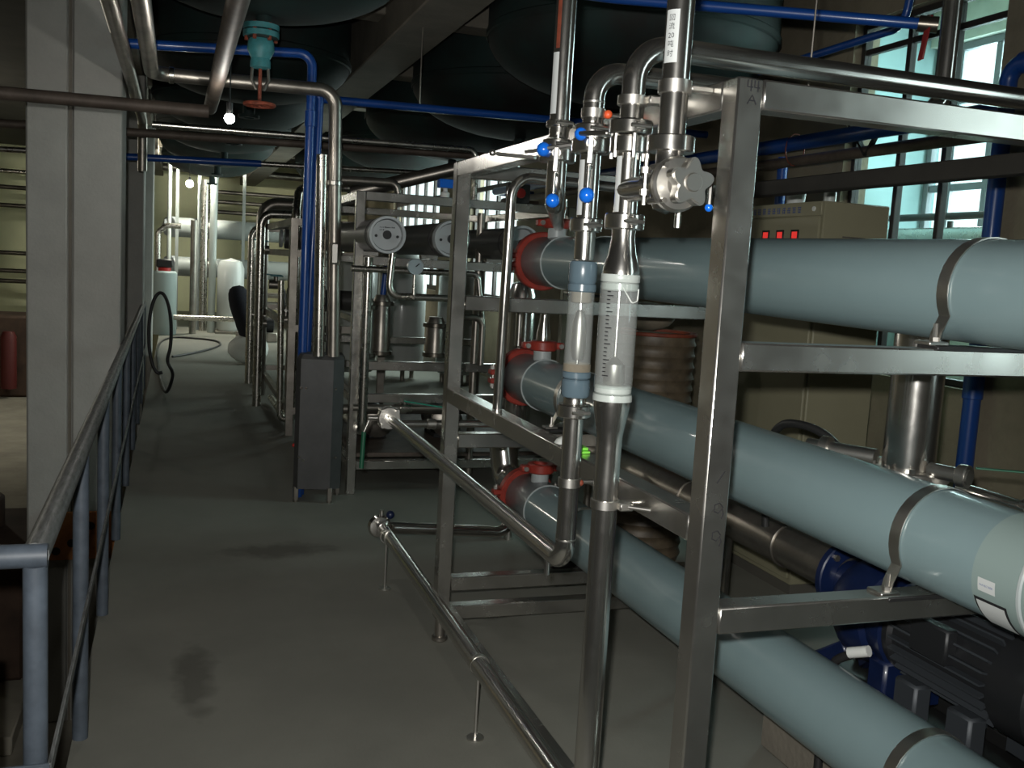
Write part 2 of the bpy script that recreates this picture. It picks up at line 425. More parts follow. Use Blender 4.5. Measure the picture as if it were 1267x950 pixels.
part(t, 'end_bar', bar((rx(2.15) + .03, 2.122, 0.50), (-1.6, 2.10, 0.50), 0.008, 0.032, .002), 'rail_paint')
part(t, 'bolt', cyl((rx(2.15) + .01, 2.118, 0.50), (0, -1, 0), 0.009, 0.008, 8), 'steel_dull')

# ------------------------------------------------------------------ near rack frame
FX0, FX1, FN, FF = 1.08, 2.28, 1.79, 3.87
H = 0.03
rk = thing('vessel_rack', 'polished square-tube stainless steel rack holding the three grey vessels', 'rack', (FX0, FN, 0))
for x in (FX0, FX1):
    for y in (FN, FF):
        p = part(rk, 'post', box(x - H, x + H, y - H, y + H, 0.10, 2.0, .004), 'steel_frame')
        part(rk, 'foot', join(cyl((x, y, 0), (0, 0, 1), 0.034, 0.02, 16, .004), cyl((x, y, 0.02), (0, 0, 1), 0.022, 0.08, 14)), 'steel_dull', sub=p)
def xbeam(y, z, x0=FX0 + H, x1=FX1 - H): part(rk, 'cross_beam', box(x0 + .0005, x1 - .0005, y - H, y + H, z - H, z + H, .004), 'steel_frame')
def ybeam(x, z, m='steel_frame'): part(rk, 'side_beam', box(x - H, x + H, FN + H + .0005, FF - H - .0005, z - H, z + H, .004), m)
for z in (1.97, 1.438, 0.867, 0.252): xbeam(FN, z)
for z in (1.97, 1.438, 0.867, 0.252): xbeam(FF, z)
xbeam(FF, 0.148 - .022); xbeam(FN, 0.148 - .022)
for z in (1.97, 1.06, 0.148): ybeam(FX0, z)
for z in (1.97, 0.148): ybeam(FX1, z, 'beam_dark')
# felt-pen marks on the near post
def stroke(pts, r=0.0016): return tube(pts, r, 0, 6)
yf = FN - H - .0003
def S2(pp, ox, oz, s=1.0): return stroke([(ox + a * s, yf, oz + b * s) for a, b in pp], .0013)
nine = [(.012, .004), (.004, .014), (-.008, .010), (-.008, -.004), (.002, -.008), (.010, .002), (.014, -.010), (.010, -.020)]
for pp, oz in (([(-.008, -.014), (.010, .012)], 1.185), (nine, 1.115), (nine, 1.055)):
    part(rk, 'pen_mark', S2(pp, FX0 + .004, oz), 'ink', label='black pen figure on the near post')
for dx_ in (-.012, .004):
    part(rk, 'pen_mark', join(S2([(dx_, .010), (dx_, -.004), (dx_ + .012, -.004)], FX0 + .004, 1.985), S2([(dx_ + .008, .010), (dx_ + .008, -.012)], FX0 + .004, 1.985)), 'ink')
part(rk, 'pen_mark', join(S2([(-.010, -.010), (.000, .008), (.010, -.010)], FX0 + .004, 1.958), S2([(-.006, -.003), (.006, -.003)], FX0 + .004, 1.958)), 'ink')

# ------------------------------------------------------------------ pressure vessels
DX, DZ = -0.017, 0.0102
def vessel(X, Z, lab, port_y, low=False):
    ax = Vector((DX, 1, DZ)).normalized(); r = 0.1205
    def at(y, a=0, b=0): return Vector((X + DX * (y - 1.8) + a, y, Z + DZ * (y - 1.8) + b))
    t = thing('pressure_vessel', lab, 'pressure vessel', tuple(at(3.0, 0, -r)))
    L = 4.30 - 1.56
    part(t, 'shell', cyl(at(1.56), ax, r, L, 48), 'vessel_grey')
    part(t, 'end_collar', lathe([(0, 0), (r - .01, 0), (r + .004, .012), (r + .004, .165), (r - .002, .167)], at(1.395), ax, 48), 'collar_grey', label='greener grey end collar')
    part(t, 'end_ring', ringg(at(1.44), ax, r, r + .0075, .012, 48, .003), 'ring_light')
    part(t, 'end_ring', ringg(at(4.30), ax, r - .004, r + .0045, .010, 40, .002), 'ring_light')
    part(t, 'end_cap', lathe([(r, 4.305 - 4.3), (r, .27), (r - .02, .30), (0.05, .34), (0, .345)], at(4.3), ax, 40), 'vessel_end', label='darker grey far end of the vessel')
    # red grooved coupling around the far end, two halves with bolt ears
    cp = part(t, 'coupling', ringg(at(4.60), ax, r - .004, r + .024, .052, 40, .006), 'red_iron', label='red cast iron grooved coupling')
    for sx in (-1, 1):
        for sz in (-1, 1):
            part(t, 'ear', box(*[c for q in [(at(4.6).x + sx * (r + .035) - .024, at(4.6).x + sx * (r + .035) + .024), (4.573, 4.627)] for c in q],
                               at(4.6).z + sz * .022 - .013, at(4.6).z + sz * .022 + .013, .005), 'red_iron', sub=cp)
        part(t, 'bolt', join(cyl(at(4.6, sx * (r + .04), -.06), (0, 0, 1), 0.009, .12, 10), cyl(at(4.6, sx * (r + .04), .036), (0, 0, 1), .015, .016, 6), cyl(at(4.6, sx * (r + .04), -.052), (0, 0, 1), .015, .016, 6)), 'steel_satin', sub=cp)
    # side port on top with its own small coupling
    part(t, 'port', cyl(at(port_y, 0, r - .02), (0, 0, 1), .043, .075, 20), 'ring_light')
    pc = at(port_y, 0, r + .062)
    c2 = part(t, 'port_coupling', ringg(pc, (0, 0, 1), .038, .066, .046, 26, .006), 'red_iron', label='small red coupling on the top port')
    for sx in (-1, 1):
        part(t, 'ear', box(pc.x + sx * .082 - .022, pc.x + sx * .082 + .022, pc.y - .022, pc.y + .022, pc.z - .016, pc.z + .016, .006), 'red_iron', sub=c2)
        part(t, 'bolt', cyl((pc.x + sx * .084, pc.y - .034, pc.z), (0, 1, 0), .012, .068, 8), 'steel_satin', sub=c2)
    # steel strap over the shell at the near beam, bolted down on a rubber pad
    for ys in (1.79, 3.87):
        c = at(ys); st = []
        rs = r + .0022; n = 22; w2 = .017
        prof = [(c.x - rs * math.cos(a), c.z + rs * math.sin(a)) for a in [math.radians(-28 + 236 * k / n) for k in range(n + 1)]]
        zb = c.z - r - .004
        prof = [(c.x - rs * .95 - .014, zb + .008), (c.x - rs * .93 - .012, zb + .03)] + prof + [(c.x + rs * .93 + .012, zb + .03), (c.x + rs * .95 + .014, zb + .008)]
        V, F = [], []
        for (x, z) in prof:
            d = Vector((x - c.x, z - c.z)).normalized()
            for (dd, yo) in ((0, -w2), (0, w2), (.003, w2), (.003, -w2)):
                V.append((x + d.x * dd, ys + yo, z + d.y * dd))
        for i in range(len(prof) - 1):
            for k in range(4):
                F.append((i * 4 + k, i * 4 + (k + 1) % 4, i * 4 + 4 + (k + 1) % 4, i * 4 + 4 + k))
        sp = part(t, 'strap', (V, F), 'steel_satin', label='narrow steel strap')
        for sx in (-1, 1):
            xx = c.x + sx * (rs * .95 + .018)
            part(t, 'strap_foot', box(xx - .032, xx + .022, ys - .026, ys + .026, zb - .001, zb + .008, .002), 'steel_satin', sub=sp)
            part(t, 'strap_bolt', join(cyl((xx - sx * -.002, ys - .006, zb + .008), (0, 0, 1), .0055, .04, 8), cyl((xx + sx * .002, ys - .006, zb + .008), (0, 0, 1), .011, .009, 6)), 'steel_satin', sub=sp)
        part(t, 'pad', box(c.x - .15, c.x + .15, ys - .034, ys + .034, zb - .012, zb - .0015, .002), 'rubber')
    return t, at, r
V1t, at1, vr = vessel(1.76, 1.601, 'topmost grey pressure vessel on the steel rack', 4.42)
V2t, at2, _ = vessel(1.70, 1.021, 'middle grey pressure vessel on the rack, with small white sticker', 4.36)
V3t, at3, _ = vessel(1.75, 0.412, 'lowest grey pressure vessel on the rack, nearest the floor', 4.42)
# stickers on the near collars
def curved_patch(at, r, y0, y1, a0, a1, th=.0012, n=8):
    V, F = [], []
    for k in range(n + 1):
        a = math.radians(a0 + (a1 - a0) * k / n)
        for y in (y0, y1):
            c = at(y); V.append((c.x - (r + th) * math.cos(a), y, c.z + (r + th) * math.sin(a)))
    for k in range(n): F.append((2 * k, 2 * k + 1, 2 * k + 3, 2 * k + 2))
    return V, F
def sticker(t, at, a0, a1, y0, y1, fr):
    part(t, 'plate_border', curved_patch(at, vr + .004, y0, y1, a0, a1, .0009), 'ink')
    part(t, 'name_plate', curved_patch(at, vr + .004, y0 + .006, y1 - .006, a0 + 3, a1 - 3, .0018), 'label_white', label='white plate with black border')
sticker(V2t, at2, -62, -22, 1.47, 1.555, 0)
sticker(V1t, at1, -52, -16, 1.45, 1.545, 0)
lb = part(V2t, 'sticker', curved_patch(at2, vr + .004, 1.495, 1.54, -14, -1, .0012), 'label_white', label='small white sticker with blue lettering')
g = text_geo('WAVECYBER', .0062, (0, 0, 0), (1, 0, 0), (0, 1, 0), (0, 0, 1), 0)
cc = at2(1.5175); gv = []
for (x, y, z) in g[0]:
    a = math.radians(-7.5) + y / (vr + .004); rr = vr + .004 + .0022
    gv.append((cc.x - rr * math.cos(a), 1.5175 - x, cc.z + rr * math.sin(a)))
part(V2t, 'lettering', (gv, g[1]), 'ink_blue', sub=lb)

# ------------------------------------------------------------------ pipe fittings
def clamp(t, c, axis, r, sub=None, nut=(0, -1, 0), R=None, h=.030):
    c = Vector(c); R = R or r + .017
    cl = part(t, 'clamp_ring', ringg(c, axis, r - .002, R, h, 28, .003), 'steel', sub=sub)
    nv = Vector(nut).normalized(); a = Vector(axis).normalized(); s = a.cross(nv)
    part(t, 'wing_nut', join(bar(c + nv * (R - .006) - s * .012, c + nv * (R - .006) + s * .012, .016, .018, .003, axis),
                             cyl(c + nv * (R + .004) - s * .024, s, .0045, .048, 8)), 'steel_satin', sub=cl if sub is None else sub)
    return cl
def weld(c, axis, r): return ringg(c, axis, r - .003, r + .0012, .004, 24)
def butterfly(t, c, axis, r, hdir, hlen, knobmat='blue_ball', hand2=None, kr=.019):
    """butterfly valve: disc body with bolts, flat handle and ball knob"""
    c = Vector(c); a = Vector(axis).normalized(); hd = Vector(hdir).normalized(); s = a.cross(hd).normalized()
    vb = part(t, 'valve_body', join(ringg(c, a, r - .002, r + .024, .036, 28, .004)), 'steel')
    for k in range(4):
        an = math.pi / 4 + k * math.pi / 2
        q = c + (hd * math.cos(an) + s * math.sin(an)) * (r + .019)
        part(t, 'valve_bolt', join(cyl(q - a * .024, a, .0045, .048, 8), cyl(q + a * .018, a, .008, .008, 6), cyl(q - a * .026, a, .008, .008, 6)), 'steel_satin', sub=vb)
    stem = c + s * (r + .02)
    part(t, 'stem', cyl(c + s * r, s, .012, .045, 12), 'steel', sub=vb)
    e = c + s * (r + .048) + hd * hlen
    hn = part(t, 'handle', join(bar(c + s * (r + .048) - hd * .015, c + s * (r + .048) + hd * hlen * .40, .014, .007, .002, s), tube([c + s * (r + .048) + hd * hlen * .42, e], .0048, 0, 10)), 'steel', sub=vb)
    part(t, 'knob', sphere(e, kr, 20, 10), knobmat, sub=vb, label='blue plastic ball knob')
    return vb

PX = 0.97
# --- first metered line: vertical pipe with small flow meter, upper cross run and rising black-looking riser, low side run
t = thing('meter_pipe', 'stainless pipe with the smaller flow meter and blue-knobbed valve beside the rack', 'pipe', (PX, 2.30, 0.81))
Y = 2.30; r = 0.0262
part(t, 'pipe', tube([(PX, Y, 1.95), (PX, Y, 2.088), (2.03, Y, 2.088), (2.03, Y, 3.74)], r, .075, 20, arc=9), 'steel')
part(t, 'pipe', tube([(PX, Y, 1.70), (PX, Y, 1.885)], r, 0, 20), 'steel')
part(t, 'pipe', tube([(PX, Y, 1.625), (PX, Y, 1.70)], r, 0, 20), 'steel')
part(t, 'pipe', tube([(PX, Y, 1.262), (PX, Y, .835), (PX, 4.56, .842)], r, .06, 20, arc=9), 'steel')
for z in (2.012, 0.90): part(t, 'weld_seam', weld((PX, Y, z), (0, 0, 1), r), 'steel_satin')
clamp(t, (PX, Y, 1.711), (0, 0, 1), r, R=.041, h=.034)
clamp(t, (PX, Y, 1.945), (0, 0, 1), r, R=.044, h=.026)
clamp(t, (PX, Y, 1.240), (0, 0, 1), r, R=.044, h=.034)
butterfly(t, (PX, Y, 1.905), (0, 0, 1), r, (-.0184, .008, -1), .125)
hn = part(t, 'handle', join(bar((PX - .05, Y - .06, 1.925), (PX - .02, Y - .16, 1.918), .028, .012, .003)), 'steel_satin')
part(t, 'handle_end', sphere((PX - .052, Y - .055, 1.925), .016, 12, 8), 'blue_ball')
part(t, 'drain_spout', tube([(PX, 2.42, .82), (PX, 2.42, .775), (PX, 2.42, .765)], .008, 0, 10), 'steel')
# pipe hangers to the rack
for z, lab in ((1.985, 1), (1.052, 0)):
    part(t, 'hanger', join(ringg((PX, Y, z), (0, 0, 1), r, r + .004, .022, 20), cyl((PX + r, Y, z), (1, 0, 0), .006, 1.05 - PX - r, 10)), 'steel_satin')
part(t, 'plastic_clip', sphere((PX + .035, Y - .012, 1.985 if True else 0), .011, 10, 6), 'orange_tag')
part(t, 'plastic_clip', sphere((PX + .026, Y - .012, 1.052), .009, 10, 6), 'rust_red')
lbp = part(t, 'pipe_label', lathe([(r + .0008, 1.735), (r + .0008, 1.87)], (PX, Y, 0), (0, 0, 1), 6, math.radians(88), math.radians(128)), 'label_white', label='white paper label strip')
# far-end valve with hanging green grip, and side branch
vb = part(t, 'valve_body', ringg((PX, 4.575, .842), (0, 1, 0), .02, .056, .04, 24, .005), 'steel_satin')
for k in range(4):
    an = math.pi / 4 + k * math.pi / 2
    part(t, 'valve_bolt', cyl((PX + .05 * math.cos(an), 4.535, .842 + .05 * math.sin(an)), (0, 1, 0), .010, .08, 8), 'steel_satin', sub=vb)
part(t, 'stem', cyl((PX - .05, 4.575, .842), (-1, 0, 0), .012, .05, 10), 'steel_satin', sub=vb)
part(t, 'handle', tube([(PX - .09, 4.575, .842), (PX - .11, 4.575, .79), (PX - .12, 4.57, .77)], .007, .02, 10), 'steel_satin', sub=vb)
part(t, 'grip', tube([(PX - .118, 4.572, .775), (PX - .125, 4.565, .60)], .011, 0, 10), 'green_grip', sub=vb, label='green grip of the valve lever')
part(t, 'branch_pipe', tube([(PX + .02, 4.64, .80), (1.62, 4.66, .80)], .020, 0, 16), 'steel')
part(t, 'branch_joint', ringg((1.20, 4.646, .80), (1, 0, 0), .019, .026, .045, 18, .003), 'steel_satin')
part(t, 'stub', tube([(PX, 4.59, .842), (PX, 4.64, .84), (PX + .04, 4.64, .80)], .02, .02, 14), 'steel')

# small flow meter between the unions of that line
m1 = thing('flow_meter', 'small clear tube flow meter with grey-blue unions', 'flow meter', (PX, 2.30, 1.262), 'flow meters')
c0 = (PX, 2.30, 0)
part(m1, 'union', lathe([(.026, 1.622), (.034, 1.62), (.0365, 1.612), (.0365, 1.572), (.034, 1.566)], c0, (0, 0, 1), 12), 'union_grey', label='upper grey-blue union nut')
part(m1, 'union_collar', ringg((PX, 2.30, 1.555), (0, 0, 1), .02, .0365, .022, 24, .003), 'union_grey')
part(m1, 'tube', lathe([(.0335, 1.545), (.0345, 1.36)], c0, (0, 0, 1), 28), 'acrylic')
part(m1, 'inner_sleeve', lathe([(.0265, 1.544), (.0265, 1.518), (.02, 1.516)], c0, (0, 0, 1), 24), 'sack')
part(m1, 'float', lathe([(0, 1.50), (.010, 1.495), (.018, 1.47), (.020, 1.40), (.014, 1.372), (0, 1.37)], c0, (0, 0, 1), 18), 'steel_satin')
part(m1, 'guide_rod', cyl((PX, 2.30, 1.36), (0, 0, 1), .003, .18, 8), 'steel')
part(m1, 'lower_sleeve', lathe([(.034, 1.362), (.0355, 1.36), (.0355, 1.342), (.030, 1.34)], c0, (0, 0, 1), 24), 'sack')
part(m1, 'union_collar', ringg((PX, 2.30, 1.333), (0, 0, 1), .02, .0375, .020, 24, .004), 'union_grey')
part(m1, 'union', lathe([(.034, 1.322), (.0375, 1.318), (.0375, 1.282), (.034, 1.276), (.024, 1.276)], c0, (0, 0, 1), 12), 'union_grey', label='lower grey-blue union nut')
part(m1, 'adapter', lathe([(.027, 1.277), (.030, 1.27), (.030, 1.258), (.024, 1.256)], c0, (0, 0, 1), 20), 'steel')

# --- second metered line
t = thing('meter_pipe', 'stainless pipe with the larger flow meter, reaching down to the floor run', 'pipe', (PX, 2.075, 0.24))
Y = 2.075; r = 0.0272
part(t, 'pipe', tube([(PX, Y, 1.945), (PX, Y, 2.108), (4.19, Y, 2.108)], r, .08, 20, arc=9), 'steel')
part(t, 'pipe', tube([(PX, Y, 1.70), (PX, Y, 1.875)], r, 0, 20), 'steel')
part(t, 'reducer', lathe([(r, 1.70), (r, 1.675), (.033, 1.64), (.043, 1.605), (.0435, 1.592)], (PX, Y, 0), (0, 0, 1), 28), 'steel', label='stainless cone above the flow meter')
part(t, 'reducer', lathe([(.0435, 1.300), (.043, 1.286), (.034, 1.235), (.0308, 1.215), (.0308, 1.19)], (PX, Y, 0), (0, 0, 1), 28), 'steel', label='stainless cone below the flow meter')
part(t, 'pipe', tube([(PX, Y, 1.195), (PX, Y, .265), (PX + .02, 4.72, .262), (1.66, 4.80, .19), (1.74, 4.82, .30)], .0305, .07, 20, arc=9), 'steel')
clamp(t, (PX, Y, 1.714), (0, 0, 1), r, R=.046, h=.036)
clamp(t, (PX, Y, 1.925), (0, 0, 1), r, R=.050, h=.032)
cl = part(t, 'valve_body', join(ringg((PX, Y, 1.886), (0, 0, 1), r, .046, .040, 28, .004)), 'steel', label='round stainless valve body with bolts')
for k in range(6):
    an = k * math.pi / 3 + .3
    part(t, 'valve_bolt', cyl((PX + .043 * math.cos(an), Y + .043 * math.sin(an), 1.856), (0, 0, 1), .006, .052, 8), 'steel_satin', sub=cl)
for z in (1.985, 1.052):
    part(t, 'hanger', join(ringg((PX, Y, z), (0, 0, 1), r, r + .008, .020, 20), cyl((PX + r, Y, z), (1, 0, 0), .006, 1.05 - PX - r, 10),
                           box(PX + .02, PX + .055, Y - .045, Y - .022, z - .01, z + .01, .003)), 'steel_satin')
part(t, 'bracket_rod', cyl((PX + .03, Y - .03, 1.052), (0.75, -0.66, 0), .0055, .11, 10), 'steel_satin')
part(t, 'tee', tube([(PX, Y, 1.785), (PX, Y - .13, 1.785)], .0275, 0, 20), 'steel', label='short tee to the handwheel valve')
part(t, 'pipe_label', lathe([(r + .0008, 1.735), (r + .0008, 1.86)], (PX, Y, 0), (0, 0, 1), 6, math.radians(86), math.radians(122)), 'label_white', label='white paper label strip')
# low far end: elbow fitting with small blue knob
part(t, 'elbow_ring', lathe([(.0, -.03), (.05, -.02), (.06, .0), (.05, .02), (0, .03)], (PX + .01, 4.74, .262), (0, 1, 0), 20), 'steel')
part(t, 'knob_stem', cyl((PX + .02, 4.74, .30), (0, 0, 1), .010, .045, 10), 'steel_satin')
part(t, 'knob', sphere((PX + .055, 4.70, .33), .022, 14, 8), 'blue_pump', label='small blue knob')
for yv in (4.55, 3.0): part(t, 'support', join(ringg((PX + .01, yv, .263), (0, 1, 0), .030, .034, .02, 20), cyl((PX + .01, yv, .0), (0, 0, 1), .006, .232, 8), cyl((PX + .01, yv, 0), (0, 0, 1), .03, .006, 14)), 'steel_satin')

m2 = thing('flow_meter', 'large clear tube flow meter with white end rings and printed scale', 'flow meter', (PX, 2.075, 1.30), 'flow meters')
c0 = (PX, 2.075, 0)
part(m2, 'end_ring', lathe([(.030, 1.594), (.0445, 1.594), (.0455, 1.590), (.0455, 1.578), (.044, 1.576)], c0, (0, 0, 1), 30), 'union_white', label='white upper end ring')
part(m2, 'end_ring', ringg((PX, 2.075, 1.566), (0, 0, 1), .03, .0435, .019, 30, .003), 'union_white')
part(m2, 'tube', lathe([(.0450, 1.574), (.0450, 1.33)], c0, (0, 0, 1), 32), 'acrylic')
part(m2, 'guide_rod', cyl((PX, 2.075, 1.33), (0, 0, 1), .0035, .235, 8), 'steel')
part(m2, 'float', lathe([(0, 1.405), (.008, 1.40), (.024, 1.385), (.026, 1.345), (.022, 1.338), (0, 1.337)], c0, (0, 0, 1), 20), 'steel_satin')
part(m2, 'end_ring', ringg((PX, 2.075, 1.327), (0, 0, 1), .02, .0435, .020, 30, .003), 'union_white', label='white lower end ring')
part(m2, 'end_ring', lathe([(.03, 1.318), (.0455, 1.315), (.0465, 1.308), (.0465, 1.300), (.03, 1.298)], c0, (0, 0, 1), 30), 'union_white')
ticks = []
for k in range(22):
    z = 1.36 + k * .0092; a0 = math.radians(118); a1 = a0 + math.radians(20 if k % 4 == 0 else 11)
    ticks.append(lathe([(.0455, z), (.0455, z + .0022)], c0, (0, 0, 1), 3, a0, a1))
part(m2, 'scale', join(*ticks), 'ink', label='black scale marks')
part(m2, 'wire_tie', tube([(PX - .012, 2.033, 1.565), (PX + .012, 2.030, 1.53), (PX + .03, 2.040, 1.535), (PX + .034, 2.046, 1.562)], .0016, .008, 6), 'white_plastic')

# --- third line: tall pipe with the printed label and star handwheel valve
t = thing('valve_pipe', 'tall stainless pipe with printed white label above a star handwheel valve', 'pipe', (PX, 1.875, 1.72))
Y = 1.875; r = 0.0290
part(t, 'pipe', tube([(PX, Y, 1.865), (PX, Y, 3.74)], r, 0, 24), 'steel')
clamp(t, (PX, Y, 1.869), (0, 0, 1), r, R=.050, h=.034, nut=(0.2, 1, 0))
part(t, 'hanger', join(ringg((PX, Y, 1.985), (0, 0, 1), r, r + .006, .026, 22), bar((PX + r, Y - .01, 1.985), (1.05, Y - .01, 1.985), .02, .012, .002)), 'steel_satin')
vb = part(t, 'valve_body', join(lathe([(.029, 1.855), (.029, 1.83), (.036, 1.815), (.036, 1.76), (.028, 1.735), (0, 1.725)], (PX, Y, 0), (0, 0, 1), 24),
                                cyl((PX, Y, 1.785), (0, -1, 0), .045, .035, 28)), 'steel', label='cast stainless valve body')
part(t, 'inlet', tube([(PX, Y + .03, 1.785), (PX, Y + .075, 1.785)], .034, 0, 20), 'steel', sub=vb)
part(t, 'bonnet', lathe([(0, .03), (.055, .03), (.057, .034), (.057, .046), (.052, .052), (.03, .056), (.022, .085), (0, .085)], (PX, Y, 1.785), (0, -1, 0), 30), 'steel_satin', sub=vb)
for k in range(4):
    an = math.pi / 4 + k * math.pi / 2
    part(t, 'valve_bolt', cyl((PX + .05 * math.cos(an), Y + .01, 1.785 + .05 * math.sin(an)), (0, -1, 0), .006, .07, 8), 'steel_satin', sub=vb)
for xx, zz in ((-.058, .02), (-.058, -.025)):
    part(t, 'clip_bolt', join(cyl((PX + xx, Y - .01, 1.785 + zz - .02), (0, 0, 1), .005, .05, 8), cyl((PX + xx, Y - .01, 1.785 + zz), (0, 0, 1), .010, .012, 6)), 'steel_satin', sub=vb)
pts = []
for k in range(60):
    a = 2 * math.pi * k / 60
    pts.append(((.042 + .0085 * math.cos(5 * a)) * math.cos(a + .25), (.042 + .0085 * math.cos(5 * a)) * math.sin(a + .25)))
hw = part(t, 'handwheel', join(prism(pts, (PX, Y - .082, 1.785), (1, 0, 0), (0, 0, 1), (0, -1, 0), .022),
          prism([(a * .9, b * .9) for a, b in pts], (PX, Y - .104, 1.785), (1, 0, 0), (0, 0, 1), (0, -1, 0), .005)), 'steel_satin', label='five-lobed star handwheel')
part(t, 'hub_cap', lathe([(.0, .115), (.017, .115), (.019, .112), (.019, .105), (.021, .105)], (PX, Y, 1.785), (0, -1, 0), 24), 'steel_satin', sub=hw)
part(t, 'drain_tap', cyl((PX + .04, Y + .02, 1.70), (0, 0, 1), .007, .06, 10), 'steel', sub=vb); part(t, 'tap_stem', cyl((PX + .09, Y - .02, 1.75), (0, 0, 1), .006, .05, 8), 'steel', sub=vb)
part(t, 'tap_knob', sphere((PX + .09, Y - .02, 1.745), .009, 12, 6), 'blue_ball', sub=vb)
# printed label: 回 流 20 吨 时 one above the other
lp = part(t, 'pipe_label', lathe([(r + .0008, 2.030), (r + .0008, 2.135)], (PX, Y, 0), (0, 0, 1), 10, math.radians(92), math.radians(152)), 'label_white', label='white paper label with black lettering')
lp_dir = None
def wrap_text(body, size, ang, z):
    g = text_geo(body, size, (0, 0, 0), (1, 0, 0), (0, 1, 0), (0, 0, 1), 0)
    u, v, d = frame_of((0, 0, 1)); rr = r + .0016; out = []
    for (x, y, q) in g[0]:
        a = math.radians(ang) + x / rr * TS
        p = Vector((PX, Y, z + y)) + u * (rr * math.cos(a)) + v * (rr * math.sin(a)); out.append(tuple(p))
    return out, g[1]
u, v, d = frame_of((0, 0, 1)); TS = 1.0 if u.cross(v).z > 0 else -1.0
for body, z in (('回', 2.118), ('流', 2.101), ('20', 2.083), ('吨', 2.066), ('时', 2.047)):
    part(t, 'lettering', wrap_text(body, .0145, 122, z), 'ink', sub=lp)

# --- fourth line beside the meters: pipe coming down with two blue-knobbed valve levers
t = thing('valve_pipe', 'stainless pipe with a red stripe and two blue-knobbed levers beside the meters', 'pipe', (PX, 2.53, 1.72))
Y = 2.53; r = 0.0272
part(t, 'pipe', tube([(PX, Y, 1.95), (PX, Y, 3.74)], r, 0, 20), 'steel')
part(t, 'pipe', tube([(PX, Y, 1.90), (PX, Y, 1.775), (1.52, 3.92, 1.80), (1.70, 4.36, 1.80)], r, .07, 18, arc=8), 'steel')
part(t, 'stripe', lathe([(r + .0006, 2.18), (r + .0006, 2.6)], (PX, Y, 0), (0, 0, 1), 4, math.radians(110), math.radians(135)), 'rust_red', label='dark red stripe')
part(t, 'pipe_label', lathe([(r + .0009, 2.01), (r + .0009, 2.17)], (PX, Y, 0), (0, 0, 1), 6, math.radians(90), math.radians(135)), 'label_white', label='white paper label strip')
clamp(t, (PX, Y, 1.985), (0, 0, 1), r, R=r + .009, h=.018)
clamp(t, (PX, Y, 1.93), (0, 0, 1), r, R=.044, h=.026)
butterfly(t, (PX, Y, 1.902), (0, 0, 1), r, (-.0184, .008, -1), .125)
part(t, 'handle', join(bar((PX + .02, Y - .09, 1.925), (PX - .05, Y - .03, 1.912), .026, .012, .003), tube([(PX - .05, Y - .03, 1.912), (PX - .09, Y + .01, 1.905)], .005, 0, 8)), 'steel_satin')
part(t, 'knob', sphere((PX - .052, Y - .03, 1.912), .019, 18, 10), 'blue_ball', label='blue plastic ball knob')
part(t, 'lever', join(bar((PX - .02, Y + .12, 1.905), (PX - .11, Y + .20, 1.915), .020, .010, .002), sphere((PX - .12, Y + .208, 1.918), .010, 10, 6)), 'steel_satin')
part(t, 'hanger', cyl((PX + r, Y, 1.985), (1, 0, 0), .007, 1.05 - PX - r, 10), 'steel_satin')

# looped pipe standing on the side beam and turning in over the top vessel
solo('looped_pipe', tube([(1.083, 3.27, 1.091), (1.083, 3.24, 1.905), (1.60, 3.24, 1.895)], .0175, .07, 18, arc=8), 'steel',
     'thin polished pipe rising from the rack side beam with a rounded elbow', 'pipe')
# risers above the middle and low vessel ports
pc = at2(4.36)
solo('reducer_riser', join(lathe([(.036, 0), (.036, .03), (.022, .10), (.020, .13)], (pc.x, 4.36, pc.z + vr + .087), (0, 0, 1), 20),
     tube([(pc.x, 4.36, pc.z + vr + .21), (pc.x, 4.36, pc.z + vr + .25), (pc.x - .09, 4.46, pc.z + vr + .25), (pc.x - .09, 4.46, pc.z + vr + .05)], .02, .04, 14)), 'steel',
     'small stainless reducer with hooked pipe above the middle vessel coupling', 'pipe')
pc = at1(4.42)
solo('reducer_riser', join(lathe([(.036, 0), (.036, .02), (.042, .05), (.042, .09)], (pc.x, 4.42, pc.z + vr + .087), (0, 0, 1), 20)), 'steel',
     'short stainless collar above the top vessel coupling', 'pipe')
pc = at3(4.62)
solo('end_elbow', tube([(pc.x, 4.64, pc.z), (pc.x, 4.92, pc.z + .005), (pc.x - .02, 4.98, pc.z + .26)], .075, .11, 24, arc=8), 'steel',
     'wide polished elbow at the far end of the lowest vessel', 'pipe')
solo('filter_housing', join(lathe([(0, .55), (.06, .55), (.082, .60), (.082, 1.44), (.06, 1.50), (0, 1.52)], (1.87, 5.3, 0), (0, 0, 1), 28), ringg((1.87, 5.3, 1.05), (0, 0, 1), .08, .10, .03, 28, .004), cyl((1.87, 5.3, 0), (0, 0, 1), .03, .56, 12)), 'steel',
     'slim polished filter cylinder behind the vessel couplings', 'filter')
# small plastic tag and bag lying on the side beam
solo('plastic_bag', join(lathe([(0, 0), (.035, .002), (.03, .012), (.012, .022), (0, .024)], (1.085, 2.62, 1.0905), (0, 0, 1), 9)), 'white_plastic', 'crumpled white plastic scrap on the rack side beam', 'scrap')
solo('cable_tag', join(box(1.06, 1.10, 2.47, 2.545, 1.0905, 1.0975, .002), box(1.068, 1.098, 2.48, 2.53, 1.098, 1.106, .002)), 'lime', 'lime green tag lying on the rack side beam', 'tag')

